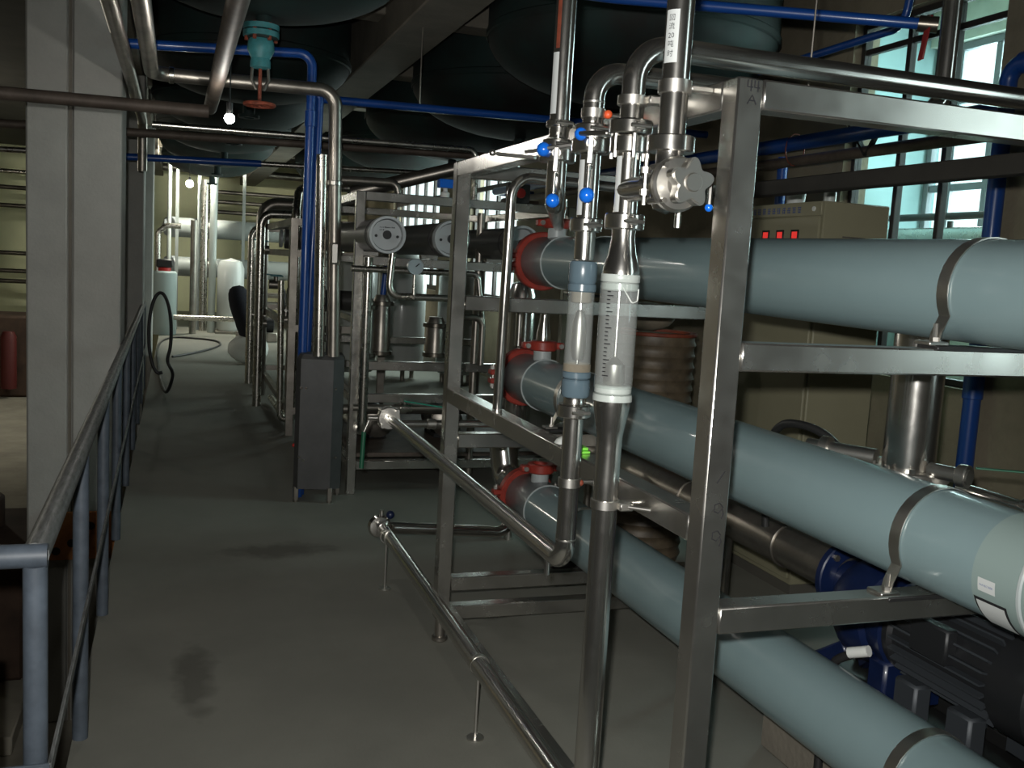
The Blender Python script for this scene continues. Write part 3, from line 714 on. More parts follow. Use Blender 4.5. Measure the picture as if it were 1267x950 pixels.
# ------------------------------------------------------------------ feed manifold, pump, riser behind the rack
solo('feed_manifold', join(tube([(2.09, 5.1, .66), (2.09, 2.56, .66)], .076, 0, 28), *[ringg((2.09, y, .66), (0, 1, 0), .07, .082, .02, 28, .003) for y in (2.9, 3.6, 4.3)],
     *[cyl((2.09, y, 0), (0, 0, 1), .02, .59, 10) for y in (3.3, 4.7)]), 'steel_dull', 'thick horizontal stainless manifold pipe behind the lowest vessels', 'pipe')
p = thing('centrifugal_pump', 'blue centrifugal pump with black finned motor behind the rack', 'pump', (2.1, 2.2, 0))
part(p, 'plinth', box(1.93, 2.33, 1.66, 2.74, 0, .27, .01), 'concrete_beam', label='concrete plinth')
part(p, 'base_plate', join(box(1.95, 2.30, 1.70, 2.70, .271, .30, .004), box(1.95, 1.99, 1.70, 2.70, .30, .345, .004), box(2.26, 2.30, 1.70, 2.70, .30, .345, .004)), 'black')
vol = part(p, 'volute', join(lathe([(0, -.10), (.09, -.10), (.15, -.07), (.165, -.02), (.165, .03), (.14, .08), (.08, .10), (0, .10)], (2.1, 2.40, .60), (0, 1, 0), 32),
                             cyl((2.1, 2.36, .60), (0, 0, 1), .06, .20, 20), ringg((2.1, 2.36, .80), (0, 0, 1), .05, .10, .028, 28, .004)), 'blue_pump')
part(p, 'suction_flange', join(ringg((2.09, 2.56, .655), (0, 1, 0), .07, .125, .03, 28, .004), cyl((2.09, 2.49, .64), (0, 1, 0), .075, .06, 20)), 'blue_pump')
for k in range(4):
    an = math.pi / 4 + k * math.pi / 2
    part(p, 'flange_bolt', cyl((2.09 + .102 * math.cos(an), 2.535, .655 + .102 * math.sin(an)), (0, 1, 0), .011, .05, 6), 'steel_dull')
part(p, 'bracket', join(bar((2.02, 2.44, .47), (1.99, 2.62, .34), .05, .05, .006), bar((2.18, 2.44, .47), (2.22, 2.60, .34), .05, .05, .006), box(1.99, 2.21, 2.24, 2.32, .345, .50, .01)), 'blue_pump')
part(p, 'lantern', lathe([(.10, -.06), (.13, -.05), (.145, .0), (.145, .03), (.11, .04)], (2.1, 2.28, .60), (0, -1, 0), 28), 'blue_pump')
mo = part(p, 'motor', lathe([(0, 0), (.135, 0), (.135, .02), (.122, .03), (.122, .38), (.135, .39), (.135, .41), (.10, .43), (0, .43)], (2.1, 2.245, .60), (0, -1, 0), 36), 'motor_dark', label='black finned electric motor')
for k in range(26):
    an = 2 * math.pi * k / 26
    if abs(math.sin(an) + 1) < .12: continue
    ux, uz = math.cos(an), math.sin(an)
    part(p, 'fin', bar((2.1 + ux * .131, 2.21, .60 + uz * .131), (2.1 + ux * .131, 1.865, .60 + uz * .131), .006, .024, 0, (ux, 0, uz)), 'iron_grey', sub=mo)
part(p, 'fan_cover', lathe([(.128, .0), (.142, .0), (.142, .11), (.12, .13), (0, .13)], (2.1, 1.845, .60), (0, -1, 0), 32), 'motor_dark', sub=mo)
for fx in (1.96, 2.18):
    for fy in (1.88, 2.08): part(p, 'motor_foot', box(fx, fx + .06, fy, fy + .09, .345, .50, .008), 'iron_grey', sub=mo)
part(p, 'terminal_box', box(1.95, 1.99, 1.98, 2.12, .60, .70, .006), 'motor_dark', sub=mo)
part(p, 'cable', tube([(1.945, 2.30, .52), (1.91, 2.36, .47), (1.90, 2.42, .34), (1.91, 2.40, .22), (1.90, 2.38, .012), (1.95, 2.1, .012)], .014, .05, 10), 'rubber', label='black motor cable')
part(p, 'cable_ferrule', tube([(1.95, 2.27, .53), (1.925, 2.325, .505)], .017, 0, 10), 'white_plastic')
s = thing('discharge_riser', 'thick vertical stainless pipe standing behind the middle vessel', 'pipe', (2.1, 2.36, .82))
part(s, 'pipe', cyl((2.1, 2.36, .815), (0, 0, 1), .0765, .83, 32), 'steel')
part(s, 'top_dome', lathe([(.0765, 1.645), (.07, 1.67), (.04, 1.69), (0, 1.695)], (2.1, 2.36, 0), (0, 0, 1), 32), 'steel')
fg = part(s, 'flange', ringg((2.1, 2.36, 1.045), (0, 0, 1), .072, .118, .034, 32, .004), 'steel_satin')
for k in range(8):
    an = k * math.pi / 4 + .2
    part(s, 'flange_bolt', cyl((2.1 + .10 * math.cos(an), 2.36 + .10 * math.sin(an), 1.015), (0, 0, 1), .010, .06, 6), 'steel', sub=fg)
bx = part(s, 'side_valve', join(cyl((2.1, 2.27, 1.075), (.35, -1, 0), .022, .12, 14), ringg((2.14, 2.18, 1.075), (.35, -1, 0), .02, .034, .03, 16, .003)), 'steel_satin')
part(s, 'valve_lever', join(bar((2.15, 2.15, 1.105), (2.25, 2.06, 1.11), .014, .005, .001)), 'green_grip', sub=bx)
part(s, 'outlet_tee', join(cyl((2.03, 2.42, 1.08), (-.5, .85, 0), .028, .22, 16), ringg((1.95, 2.56, 1.08), (-.5, .85, 0), .02, .042, .03, 18, .003)), 'steel_satin')
solo('drain_line', join(tube([(2.20, 2.25, 1.02), (2.20, 1.2, 1.02)], .021, 0, 16), *[ringg((2.20, y, 1.02), (0, 1, 0), .02, .031, .03, 16, .003) for y in (2.0, 1.86)], cyl((2.22, 1.3, 0), (0, 0, 1), .015, 1.0, 8)), 'steel',
     'slim stainless line with couplings running beside the middle vessel', 'pipe')
solo('pump_cable', tube(smooth([(2.02, 2.95, .72), (2.0, 2.95, .98), (1.98, 2.86, 1.10), (1.99, 2.74, 1.125), (2.02, 2.64, 1.10), (2.05, 2.56, 1.02), (2.06, 2.55, .9)]), .0145, 0, 10), 'rubber', 'black rubber cable arching over the middle vessel', 'cable')
solo('support_leg', cyl((1.24, 1.88, 0), (0, 0, 1), .0165, .02, 12) if False else tube([(1.19, 1.93, 0), (1.19, 1.93, .99)], .0175, 0, 14), 'union_white', 'pale round leg standing close behind the near rack post', 'pipe')

# ------------------------------------------------------------------ control cabinet and things around it
c = thing('control_cabinet', 'beige electrical control cabinet with three red displays and vent slots', 'cabinet', (3.17, 4.45, 0))
x0, x1, y0, y1 = 2.97, 3.37, 4.10, 4.86
part(c, 'body', box(x0 + .012, x1, y0, y1, .06, 2.0, .006), 'cabinet')
part(c, 'plinth', box(x0 + .03, x1 - .02, y0 + .02, y1 - .02, 0, .06), 'cabinet_dark')
dr = part(c, 'door', box(x0 - .006, x0 + .011, y0 + .012, y1 - .012, .09, 1.925, .004), 'cabinet')
part(c, 'header', box(x0 - .004, x0 + .011, y0 + .004, y1 - .004, 1.93, 1.998, .003), 'cabinet')
rn = random.Random(11); hs = []
for k in range(12):
    yc = 4.78 - k * .045
    for q in range(3): hs.append(box(x0 - .0055, x0 - .0042, yc - .015, yc + .015 * rn.uniform(.2, 1), 1.948 + q * .012, 1.951 + q * .012))
    for q in range(2): hs.append(box(x0 - .0055, x0 - .0042, yc - .010 + q * .014, yc - .0065 + q * .014, 1.945, 1.978 - .006 * rn.uniform(0, 1)))
part(c, 'header_lettering', join(*hs), 'ink_blue', label='row of small blurred blue characters', kind='stuff')
part(c, 'header_lamp', cyl((x0 - .004, y0 + .06, 1.962), (-1, 0, 0), .012, .006, 12), 'white_plastic')
for i, y in enumerate((4.30, 4.43, 4.56)):
    d_ = part(c, 'display', box(x0 - .011, x0 - .0055, y - .034, y + .034, 1.802, 1.862, .002), 'black', sub=dr)
    part(c, 'display_window', box(x0 - .0125, x0 - .0105, y - .024, y + .020, 1.812, 1.852), 'display_red', sub=dr, label='lit red display')
part(c, 'emergency_button', lathe([(0, .03), (.015, .03), (.018, .02), (.014, .015), (.014, 0)], (x0 - .0055, 4.48, 1.46), (-1, 0, 0), 16), 'red_paint', sub=dr, label='red push button')
part(c, 'door_lock', box(x0 - .02, x0 - .0055, y0 + .02, y0 + .032, 1.70, 1.79, .002), 'steel_dull', sub=dr)
for k in range(7):
    part(c, 'vent_slot', box(3.10, 3.235, y0 - .003, y0 + .002, 1.735 + k * .0155, 1.742 + k * .0155, .001), 'cabinet_dark')
solo('paint_pot', lathe([(0, 0), (.045, 0), (.055, .10), (.058, .10), (.058, .108), (0, .108)], (3.06, 4.46, 2.0), (0, 0, 1), 18), 'label_white', 'small white pot with red lid band on top of the cabinet', 'pot')
solo('lid', join(ringg((3.06, 4.46, 2.118), (0, 0, 1), .0, .06, .018, 18)), 'red_paint', 'red lid lying on the small white pot', 'lid')
solo('glass_jar', lathe([(0, 0), (.03, 0), (.03, .05), (.018, .06), (.018, .075), (0, .076)], (3.05, 4.16, 2.0), (0, 0, 1), 14), 'union_white', 'tiny pale jar near the cabinet edge', 'jar')
# dark ribbed drum with a sack on top
b = thing('ribbed_drum', 'dark brown ribbed drum with a red-brown rim behind the rack', 'drum', (2.52, 4.9, 0))
prof = [(0, 0), (.22, 0)]
for k in range(20):
    z = .02 + k * .062; prof += [(.225, z), (.235, z + .02), (.225, z + .045)]
prof += [(.225, 1.27), (.0, 1.27)]
part(b, 'body', lathe(prof, (2.52, 4.9, 0), (0, 0, 1), 30), 'barrel')
part(b, 'rim', ringg((2.52, 4.9, 1.275), (0, 0, 1), .2, .238, .02, 30, .004), 'rust_red')
def lump(c, rx_, ry_, rz_, seed, n=10, seg=16):
    rnd = random.Random(seed); V, F = [], []
    for i in range(n + 1):
        th = math.pi * i / n
        for k in range(seg):
            a = 2 * math.pi * k / seg; q = 1 + .10 * math.sin(3 * a + seed) * math.sin(th) + rnd.uniform(-.04, .04)
            V.append((c[0] + rx_ * q * math.sin(th) * math.cos(a), c[1] + ry_ * q * math.sin(th) * math.sin(a), c[2] + rz_ * (1 - math.cos(th)) / 2 * (1 if i < n else 1)))
    for i in range(n):
        for k in range(seg): F.append((i * seg + k, i * seg + (k + 1) % seg, (i + 1) * seg + (k + 1) % seg, (i + 1) * seg + k))
    return V, F
solo('sack', lump((2.44, 4.86, 1.286), .15, .13, .16, 3), 'sack', 'slumped beige sack on top of the ribbed drum', 'sack')

# ------------------------------------------------------------------ pipes near the window wall
def pipe(name, pts, r, m, label, bend=.08, seg=16, cat='pipe', group=None): return solo(name, tube(pts, r, bend, seg), m, label, cat, group)
wp = thing('water_pipe', 'thick blue plastic pipe running down the wall beside the window', 'pipe', (4.12, 4.2, 0))
part(wp, 'pipe', tube([(4.12, 2.6, 2.79), (4.12, 4.2, 2.79), (4.12, 4.2, 0.0)], .046, .09, 20), 'blue_pipe')
for z in (1.62, 1.02): part(wp, 'socket', cyl((4.12, 4.2, z), (0, 0, 1), .054, .14, 20, .004), 'blue_pipe')
part(wp, 'socket', ringg((4.12, 4.08, 2.79), (0, 1, 0), .044, .056, .08, 20, .004), 'blue_pipe')
pipe('water_pipe', [(3.68, 3.75, 2.46), (3.68, 11.7, 2.49), (4.19, 11.7, 2.49)], .045, 'blue_pipe', 'blue plastic pipe running level above the control cabinet', .08)
pipe('steam_pipe', [(3.72, 3.7, 2.36), (3.72, 11.5, 2.37), (4.19, 11.5, 2.37)], .034, 'pipe_brown', 'dark pipe slung just under the level blue pipe')
hb = thing('pipe_hanger', 'black V-shaped hanger under the level blue pipe', 'hanger', (3.7, 4.75, 2.34))
part(hb, 'arm', bar((3.70, 4.95, 2.56), (3.70, 4.75, 2.335), .03, .015), 'black'); part(hb, 'arm', bar((3.70, 4.60, 2.56), (3.70, 4.75, 2.335), .03, .015), 'black')
pipe('drop_pipe', [(3.82, 5.75, 2.42), (3.82, 5.75, .0)], .035, 'blue_pipe', 'blue drop pipe standing on the floor behind the control cabinet', 0)
bt = thing('water_pipe', 'slim blue plastic pipe crossing overhead to a red-handled valve', 'pipe', (2.62, 3.1, 2.578))
part(bt, 'pipe', tube([(1.0, 4.30, 2.83), (1.665, 3.8, 2.70), (2.62, 3.1, 2.578)], .021, .3, 14), 'blue_pipe')
part(bt, 'valve', join(cyl((2.60, 3.115, 2.581), (.8, -.59, -.1), .030, .07, 14), cyl((2.63, 3.09, 2.56), (0, 0, 1), .012, .05, 10)), 'steel_dark')
part(bt, 'valve_lever', join(bar((2.63, 3.09, 2.606), (2.59, 3.07, 2.44), .028, .008, .002)), 'lever_red', label='red valve lever')
pipe('water_pipe', [(3.3, 5.3, 2.84), (3.3, 4.05, 2.85), (3.3, 3.9, 3.74)], .02, 'blue_pipe', 'thin blue pipe slanting up towards the window frame', .1, 12)
solo('hanging_wire', tube([(1.62, 2.35, ZC), (1.625, 2.35, 2.8), (1.62, 2.35, 2.11)], .0028, 0, 6), 'steel_dull', 'thin straight wire hanging from the ceiling to the cross pipe', 'wire')
solo('wire_loop', tube([(3.70 + .07 * math.cos(a), 5.45, 2.43 + .10 * math.sin(a)) for a in [2 * math.pi * k / 14 for k in range(15)]], .004, 0, 6), 'rust_red', 'reddish wire loop tied around the level blue pipe', 'wire')
# outside gallery pipes seen through the window
pipe('gallery_pipe', [(5.75, 4.0, 2.18), (5.75, 6.98, 2.18)], .03, 'window_metal', 'black gallery handrail pipe beyond the window', 0, 10)
pipe('gallery_pipe', [(5.70, 4.0, 2.02), (5.70, 6.98, 2.02)], .07, 'steel_far', 'fat pale pipe under the gallery handrail beyond the window', 0, 16)
pipe('gallery_pipe', [(5.72, 6.25, 0.0), (5.72, 6.25, 2.14)], .025, 'window_metal', 'upright black gallery post beyond the window', 0, 10)

# ------------------------------------------------------------------ overhead tanks
def tank(x, y, zb, R_, lab, group):
    t = thing('process_tank', lab, 'tank', (x, y, zb), group)
    n = 10; hd = R_ * .42
    prof = [(0, zb)] + [(R_ * math.sin(math.pi / 2 * k / n), zb + hd * (1 - math.cos(math.pi / 2 * k / n))) for k in range(1, n + 1)] + [(R_, ZC + .0 - .002)]
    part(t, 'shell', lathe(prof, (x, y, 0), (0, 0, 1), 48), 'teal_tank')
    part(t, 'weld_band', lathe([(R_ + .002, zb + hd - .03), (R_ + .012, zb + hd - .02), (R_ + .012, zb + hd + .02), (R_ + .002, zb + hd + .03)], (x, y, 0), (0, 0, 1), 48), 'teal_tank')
    part(t, 'outlet', join(cyl((x, y, zb - .12), (0, 0, 1), .05, .14, 16), ringg((x, y, zb - .12), (0, 0, 1), .045, .09, .025, 18)), 'teal_tank')
    return t
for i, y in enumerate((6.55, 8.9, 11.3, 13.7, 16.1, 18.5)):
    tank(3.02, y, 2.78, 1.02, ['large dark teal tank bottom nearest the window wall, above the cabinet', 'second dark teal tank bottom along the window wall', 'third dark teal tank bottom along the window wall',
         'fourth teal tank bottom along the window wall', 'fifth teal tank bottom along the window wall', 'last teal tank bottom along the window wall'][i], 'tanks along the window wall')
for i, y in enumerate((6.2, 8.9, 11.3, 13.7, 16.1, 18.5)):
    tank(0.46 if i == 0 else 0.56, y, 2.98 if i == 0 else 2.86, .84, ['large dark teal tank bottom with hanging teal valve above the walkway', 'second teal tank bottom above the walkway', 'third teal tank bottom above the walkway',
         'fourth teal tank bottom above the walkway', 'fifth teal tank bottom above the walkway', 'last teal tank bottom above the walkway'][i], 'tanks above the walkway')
v = thing('bottom_valve', 'pale teal gate valve with rusty red handwheel hanging under the tank', 'valve', (.45, 6.2, 2.45))
vx, vy = .45, 6.2; zo = -.145
part(v, 'flange', join(ringg((vx, vy, 3.02 + zo), (0, 0, 1), .0, .105, .03, 20), ringg((vx, vy, 3.06 + zo), (0, 0, 1), .0, .105, .03, 20)), 'teal_valve')
for k in range(6):
    an = k * math.pi / 3
    part(v, 'flange_bolt', cyl((vx + .085 * math.cos(an), vy + .085 * math.sin(an), 2.98 + zo), (0, 0, 1), .012, .1, 6), 'rust_red')
part(v, 'body', lathe([(.05, 3.02 + zo), (.075, 2.98 + zo), (.08, 2.93 + zo), (.055, 2.88 + zo), (.06, 2.86 + zo), (.06, 2.83 + zo), (.03, 2.82 + zo)], (vx, vy, 0), (0, 0, 1), 20), 'teal_valve')
part(v, 'yoke', join(tube([(vx - .045, vy, 2.84 + zo), (vx - .05, vy, 2.76 + zo), (vx - .02, vy, 2.70 + zo)], .010, .02, 8), tube([(vx + .045, vy, 2.84 + zo), (vx + .05, vy, 2.76 + zo), (vx + .02, vy, 2.70 + zo)], .010, .02, 8)), 'steel_dull')
part(v, 'stem', cyl((vx, vy, 2.60 + zo), (0, 0, 1), .011, .24, 10), 'rust_red')
hw = part(v, 'handwheel', lathe([(.085 + .012 * math.cos(a), .012 * math.sin(a)) for a in [2 * math.pi * k / 8 for k in range(9)]], (vx, vy, 2.615 + zo), (0, 0, 1), 24), 'rust_red', label='rusty red handwheel')
for k in range(4):
    an = k * math.pi / 2 + .4
    part(v, 'spoke', bar((vx, vy, 2.615 + zo), (vx + .085 * math.cos(an), vy + .085 * math.sin(an), 2.615 + zo), .016, .010), 'rust_red', sub=hw)

# ------------------------------------------------------------------ overhead pipes over the walkway
ov = thing('overhead_pipe', 'polished overhead pipe turning across the walkway and down into the floor box', 'pipe', (.92, 6.3, .98))
part(ov, 'pipe', tube([(-.155, -3.99, 2.60), (-.16, 6.3, 2.60), (.915, 6.3, 2.615), (.955, 6.3, .955)], .042, .10, 20, arc=8), 'steel_dull')
part(ov, 'joint', ringg((.925, 6.3, 2.05), (0, 0, 1), .04, .05, .03, 20, .003), 'steel_far')
part(ov, 'joint', ringg((-.05, 6.3, 2.6), (1, 0, 0), .04, .048, .03, 20, .003), 'steel_far')
pipe('overhead_pipe', [(-.285, -4.0, 2.60), (-.285, 8.7, 2.60), (-.285, 8.75, 2.2)], .037, 'steel_dull', 'dull overhead pipe running towards the wide concrete column', .10, 18)
pipe('overhead_pipe', [(.215, -3.99, 2.50), (.185, 6.8, 2.50)], .042, 'pipe_brown', 'dark rusty pipe running along under the near tank', .3, 18)
pipe('overhead_pipe', [(-4.5, 5.05, 2.20), (.13, 5.0, 2.245)], .030, 'pipe_brown', 'brown pipe crossing in front of the wide concrete column', 0, 14)
pipe('overhead_pipe', [(-.17, 7.0, 2.385), (2.05, 7.0, 2.42), (2.05, 7.0, 2.0)], .022, 'steel_far', 'slim polished pipe crossing the hall above the dark housings', .06, 14)
pipe('overhead_pipe', [(-3.0, 8.0, 2.36), (2.7, 8.0, 2.50)], .032, 'pipe_brown', 'dark brown pipe crossing behind the slim polished one', 0, 14)
pipe('overhead_pipe', [(-3.0, 9.2, 2.27), (2.9, 9.2, 2.44)], .024, 'steel_far', 'thin polished pipe crossing the hall behind the blue riser', 0, 12)
bl = thing('water_pipe', 'tall blue plastic riser dropping beside the floor box', 'pipe', (.76, 6.42, 0))
part(bl, 'pipe', tube([(-.37, 6.45, 2.775), (.785, 6.45, 2.85), (.775, 6.45, 0.0)], .030, .08, 18), 'blue_pipe')
part(bl, 'pipe', tube([(.80, 6.50, 2.62), (.845, 6.50, 2.60), (.815, 6.50, 1.0), (.80, 6.52, 0)], .026, .05, 18), 'blue_pipe')
part(bl, 'socket', cyl((.784, 6.45, 2.40), (0, 0, 1), .036, .1, 18, .003), 'blue_pipe')
t = thing('water_pipe', 'straight blue plastic pipe crossing below the teal tanks', 'pipe', (2.4, 6.95, 2.66))
part(t, 'pipe', tube([(.86, 6.95, 2.655), (2.75, 6.95, 2.69), (3.9, 6.95, 2.70)], .028, 0, 14), 'blue_pipe')
part(t, 'hanger_rod', cyl((1.60, 6.95, 2.69), (0, 0, 1), .006, .54, 8), 'steel_dull')
t = thing('water_pipe', 'short far blue pipe crossing under the walkway tanks', 'pipe', (.2, 9.0, 2.32))
part(t, 'pipe', tube([(-.55, 9.0, 2.32), (.68, 9.0, 2.36)], .03, 0, 14), 'blue_pipe')
part(t, 'hanger_rod', cyl((-.50, 9.0, 2.34), (0, 0, 1), .006, .97, 8), 'steel_dull')
pipe('riser_pipe', [(.862, 6.30, .955), (.845, 6.30, 2.22)], .036, 'steel_far', 'second polished riser standing close beside the tall overhead pipe', .10, 18)
lt = solo('tap_handle', join(cyl((.93, 6.26, 1.62), (0, -1, 0), .02, .03, 12), box(.905, .955, 6.20, 6.225, 1.545, 1.68, .01)), 'steel_satin', 'small pale fitting clipped on the polished riser', 'fitting')

# stainless floor box with chamfered corners on little feet
fb = thing('floor_box', 'tall grey stainless junction box standing on feet in the walkway', 'box', (.90, 6.4, 0))
cx_, cy_ = .895, 6.40; ang = math.radians(-10)
def rotp(a, b): return (cx_ + a * math.cos(ang) - b * math.sin(ang), cy_ + a * math.sin(ang) + b * math.cos(ang))
oc = [(-.15, -.10), (-.12, -.135), (.085, -.135), (.15, -.085), (.15, .12), (-.15, .12)]
V = [(*rotp(a, b), .09) for a, b in oc] + [(*rotp(a, b), .935) for a, b in oc] + [(*rotp(a * .88, b * .82), .965) for a, b in oc]
k = len(oc); F = [tuple(range(k - 1, -1, -1)), tuple(range(2 * k, 3 * k))]
for j in range(2):
    for i in range(k): F.append((j * k + i, j * k + (i + 1) % k, (j + 1) * k + (i + 1) % k, (j + 1) * k + i))
part(fb, 'body', (V, F), 'box_grey', flat=True)
for (a, b) in ((-.13, -.11), (.085, -.125), (.13, .10), (-.13, .10)):
    x, y = rotp(a, b); part(fb, 'leg', join(bar((x, y, .012), (x, y, .10), .03, .03, .003), cyl((x, y, 0), (0, 0, 1), .018, .014, 10)), 'steel_dull')
for (a, z) in ((-.115, .75), (-.085, .75), (-.115, .30), (-.09, .28), (.10, .75), (.115, .30)):
    x, y = rotp(a, -.137 if a < .09 else -.118); part(fb, 'screw', cyl((x, y, z), (-math.sin(ang) * -1 * -1, -1, 0), .009, .006, 8), 'steel')
x, y = rotp(-.155, -.05); part(fb, 'indicator', sphere((x, y, .36), .012, 10, 6), 'red_paint')

# ------------------------------------------------------------------ second skid (dark housings with round caps)
sk = thing('second_skid', 'farther stainless skid frame carrying the dark round-capped housings', 'rack', (1.1, 6.5, 0))
for x in (1.13, 2.62):
    for y in (6.5, 8.6): part(sk, 'post', box(x - .03, x + .03, y - .03, y + .03, 0, 2.03, .004), 'steel_frame')
for y in (6.5, 8.6):
    for z in (2.0, 1.58, .88, .66, .20): part(sk, 'cross_beam', box(1.1605, 2.5895, y - .028, y + .028, z - .03, z + .03, .004), 'steel_frame')
for x in (1.13, 2.62):
    for z in (2.0, .66, .20): part(sk, 'side_beam', box(x - .028, x + .028, 6.531, 8.569, z - .03, z + .03, .004), 'steel_frame')
for i, x in enumerate((1.20, 1.605, 2.07)):
    t = thing('membrane_housing', ['dark grey cylinder with printed round cap, nearest the tall risers', 'dark grey cylinder with plain round cap between its two neighbours', 'dark grey cylinder with round cap beside the looped pipe'][i], 'housing', (x, 7.2, 1.62), 'dark capped housings')
    z = 1.742
    part(t, 'shell', cyl((x, 5.97, z), (0, 1, 0), .105, 2.6, 36), 'dark_vessel')
    part(t, 'rim', lathe([(.090, .05), (.098, -.012), (.112, -.012), (.114, .0), (.114, .05), (.10, .055)], (x, 5.92, z), (0, 1, 0), 36), 'cap_grey')
    cp = part(t, 'end_plate', lathe([(0, .012), (.028, .012), (.028, .02), (.091, .02), (.091, .045)], (x, 5.92, z), (0, 1, 0), 32), 'cap_grey')
    part(t, 'port', cyl((x, 5.935, z), (0, -1, 0), .027, .012, 18), 'motor_dark', sub=cp)
    for sx in (-1, 1): part(t, 'plate_bolt', cyl((x + sx * .066, 5.942, z - .008), (0, -1, 0), .009, .010, 8), 'motor_dark', sub=cp)
    for yb_ in (6.1, 7.4): part(t, 'band', ringg((x, yb_, z), (0, 1, 0), .104, .1075, .02, 32), 'black')
    if i == 0:
        rn = random.Random(4)
        for zz_, n_, w_ in ((.046, 9, .0085), (.030, 3, .006)):
            part(t, 'print_marks', join(*[box(x - .045 + k * .0105, x - .045 + k * .0105 + w_ * rn.uniform(.5, 1), 5.9385, 5.9395, z + zz_ - .004, z + zz_ + .004 * rn.uniform(0, 1)) for k in range(n_)]), 'ink', sub=cp, kind='stuff')
    part(t, 'cradle', box(x - .06, x + .06, 6.472, 6.528, 1.6105, 1.640, .003), 'steel_frame')
# drain pipe under the first cap, gauge, vertical filters
pipe('drain_pipe', [(1.26, 6.02, 1.66), (1.24, 6.02, 1.37), (1.62, 6.02, 1.37), (1.66, 6.02, 1.37)], .022, 'steel_far', 'bent polished pipe dropping from the first dark housing', .07, 16)
g = thing('pressure_gauge', 'round pale blue pressure gauge on a short stem under the housings', 'gauge', (1.36, 6.0, 1.39))
part(g, 'dial', lathe([(0, -.012), (.044, -.012), (.046, -.016), (.048, -.016), (.048, .02), (0, .02)], (1.365, 5.85, 1.56), (0, 1, 0), 28), 'gauge_face')
part(g, 'needle', bar((1.365, 5.836, 1.56), (1.387, 5.836, 1.58), .006, .002, 0, (0, 1, 0)), 'ink')
part(g, 'stem', cyl((1.365, 5.862, 1.39), (0, 0, 1), .011, .13, 10), 'steel_far')
part(g, 'stem_foot', cyl((1.365, 5.862, 1.375), (0, 1, 0), .013, .18, 10), 'steel_far')
for i, (x, y, rr, z0, z1, lab) in enumerate(((1.245, 6.75, .055, .91, 1.32, 'polished upright filter cylinder under the first dark housing'), (1.39, 6.95, .065, .91, 1.34, 'upright filter cylinder with dark collar beside the bent pipe'),
        (1.78, 6.9, .07, .91, 1.20, 'short upright filter cylinder near the far end of the skid'))):
    t = thing('cartridge_filter', lab, 'filter', (x, y, z0), 'upright cartridge filters')
    part(t, 'cylinder', lathe([(0, z0), (rr, z0), (rr, z1 - .05), (rr * .7, z1), (0, z1)], (x, y, 0), (0, 0, 1), 24), 'steel_dull')
    part(t, 'collar', ringg((x, y, z1 - .06), (0, 0, 1), rr - .002, rr + .022, .03, 24, .003), 'steel_dark')
    part(t, 'base_ring', ringg((x, y, z0 + .015), (0, 0, 1), rr - .002, rr + .018, .03, 24, .003), 'steel_dark')
pipe('water_pipe', [(1.50, 7.4, 1.55), (1.46, 7.4, .95), (1.46, 7.6, .93)], .022, 'blue_pipe', 'slim blue drop pipe inside the second skid', .03, 12)
pipe('skid_pipe', [(1.17, 6.35, 1.60), (1.17, 6.35, .45), (1.17, 7.9, .45)], .03, 'steel_far', 'upright polished pipe at the near corner of the second skid', .08)
pipe('skid_pipe', [(1.0, 6.9, .52), (2.5, 6.9, .52)], .035, 'steel_dull', 'level pipe low inside the second skid', 0)
pipe('skid_pipe', [(1.05, 6.3, 1.525), (1.9, 6.3, 1.53), (1.95, 6.3, 1.20)], .020, 'steel_far', 'level polished pipe running under the dark housings', .05)
pipe('skid_pipe', [(1.05, 6.9, 2.12), (1.45, 6.9, 2.13), (1.47, 6.9, 2.03)], .03, 'steel_dull', 'short bent pipe on top of the second skid', .06)
pipe('skid_pipe', [(1.30, 7.9, 2.10), (2.35, 7.6, 2.42)], .055, 'steel_dull', 'thick pipe slanting up above the second skid', 0)
pipe('skid_pipe', [(2.0, 6.62, .10), (2.0, 6.62, 1.95)], .028, 'steel_dull', 'dull upright pipe inside the second skid', 0)
pipe('skid_pipe', [(1.75, 6.30, .90), (1.75, 6.30, 1.24), (1.95, 6.30, 1.24), (1.95, 6.30, .92)], .022, 'steel_dull', 'small upside-down U pipe on the second skid', .06)
solo('skid_pan', box(1.17, 2.58, 6.6, 8.5, .2305, .262, .004), 'pipe_brown', 'dark tray at the bottom of the second skid', 'tray')
for i, (x, z) in enumerate(((1.42, .40), (1.95, .40))):
    t = thing('booster_pump', ['dark booster pump low in the second skid, nearest the floor box', 'dark booster pump low in the second skid, under the short filter'][i], 'pump', (x, 7.2, .262), 'booster pumps')
    part(t, 'motor', lathe([(0, 0), (.10, 0), (.11, .02), (.11, .34), (.09, .37), (0, .37)], (x, 7.5, z), (0, -1, 0), 22), 'motor_dark')
    part(t, 'pump_head', lathe([(0, 0), (.12, 0), (.12, .05), (.06, .08), (0, .08)], (x, 7.12, z), (0, -1, 0), 22), 'steel_dull')
    part(t, 'foot', box(x - .08, x + .08, 7.15, 7.45, .262, .30, .004), 'motor_dark')
t = thing('ball_valve', 'ball valve with bright green lever on the low skid pipe', 'valve', (1.55, 6.2, .52), None)
part(t, 'body', join(cyl((1.40, 6.447, .60), (1, 0, 0), .03, .12, 14), ringg((1.46, 6.447, .60), (1, 0, 0), .0, .04, .04, 14)), 'steel_far')
part(t, 'lever', bar((1.46, 6.417, .652), (1.75, 6.397, .61), .025, .008, .002), 'green_bright', label='bright green lever')
part(t, 'stem', cyl((1.47, 6.427, .60), (0, 0, 1), .010, .055, 8), 'steel_far')
part(t, 'line', tube([(1.12, 6.447, .60), (2.3, 6.447, .60)], .022, 0, 12), 'steel_dull')

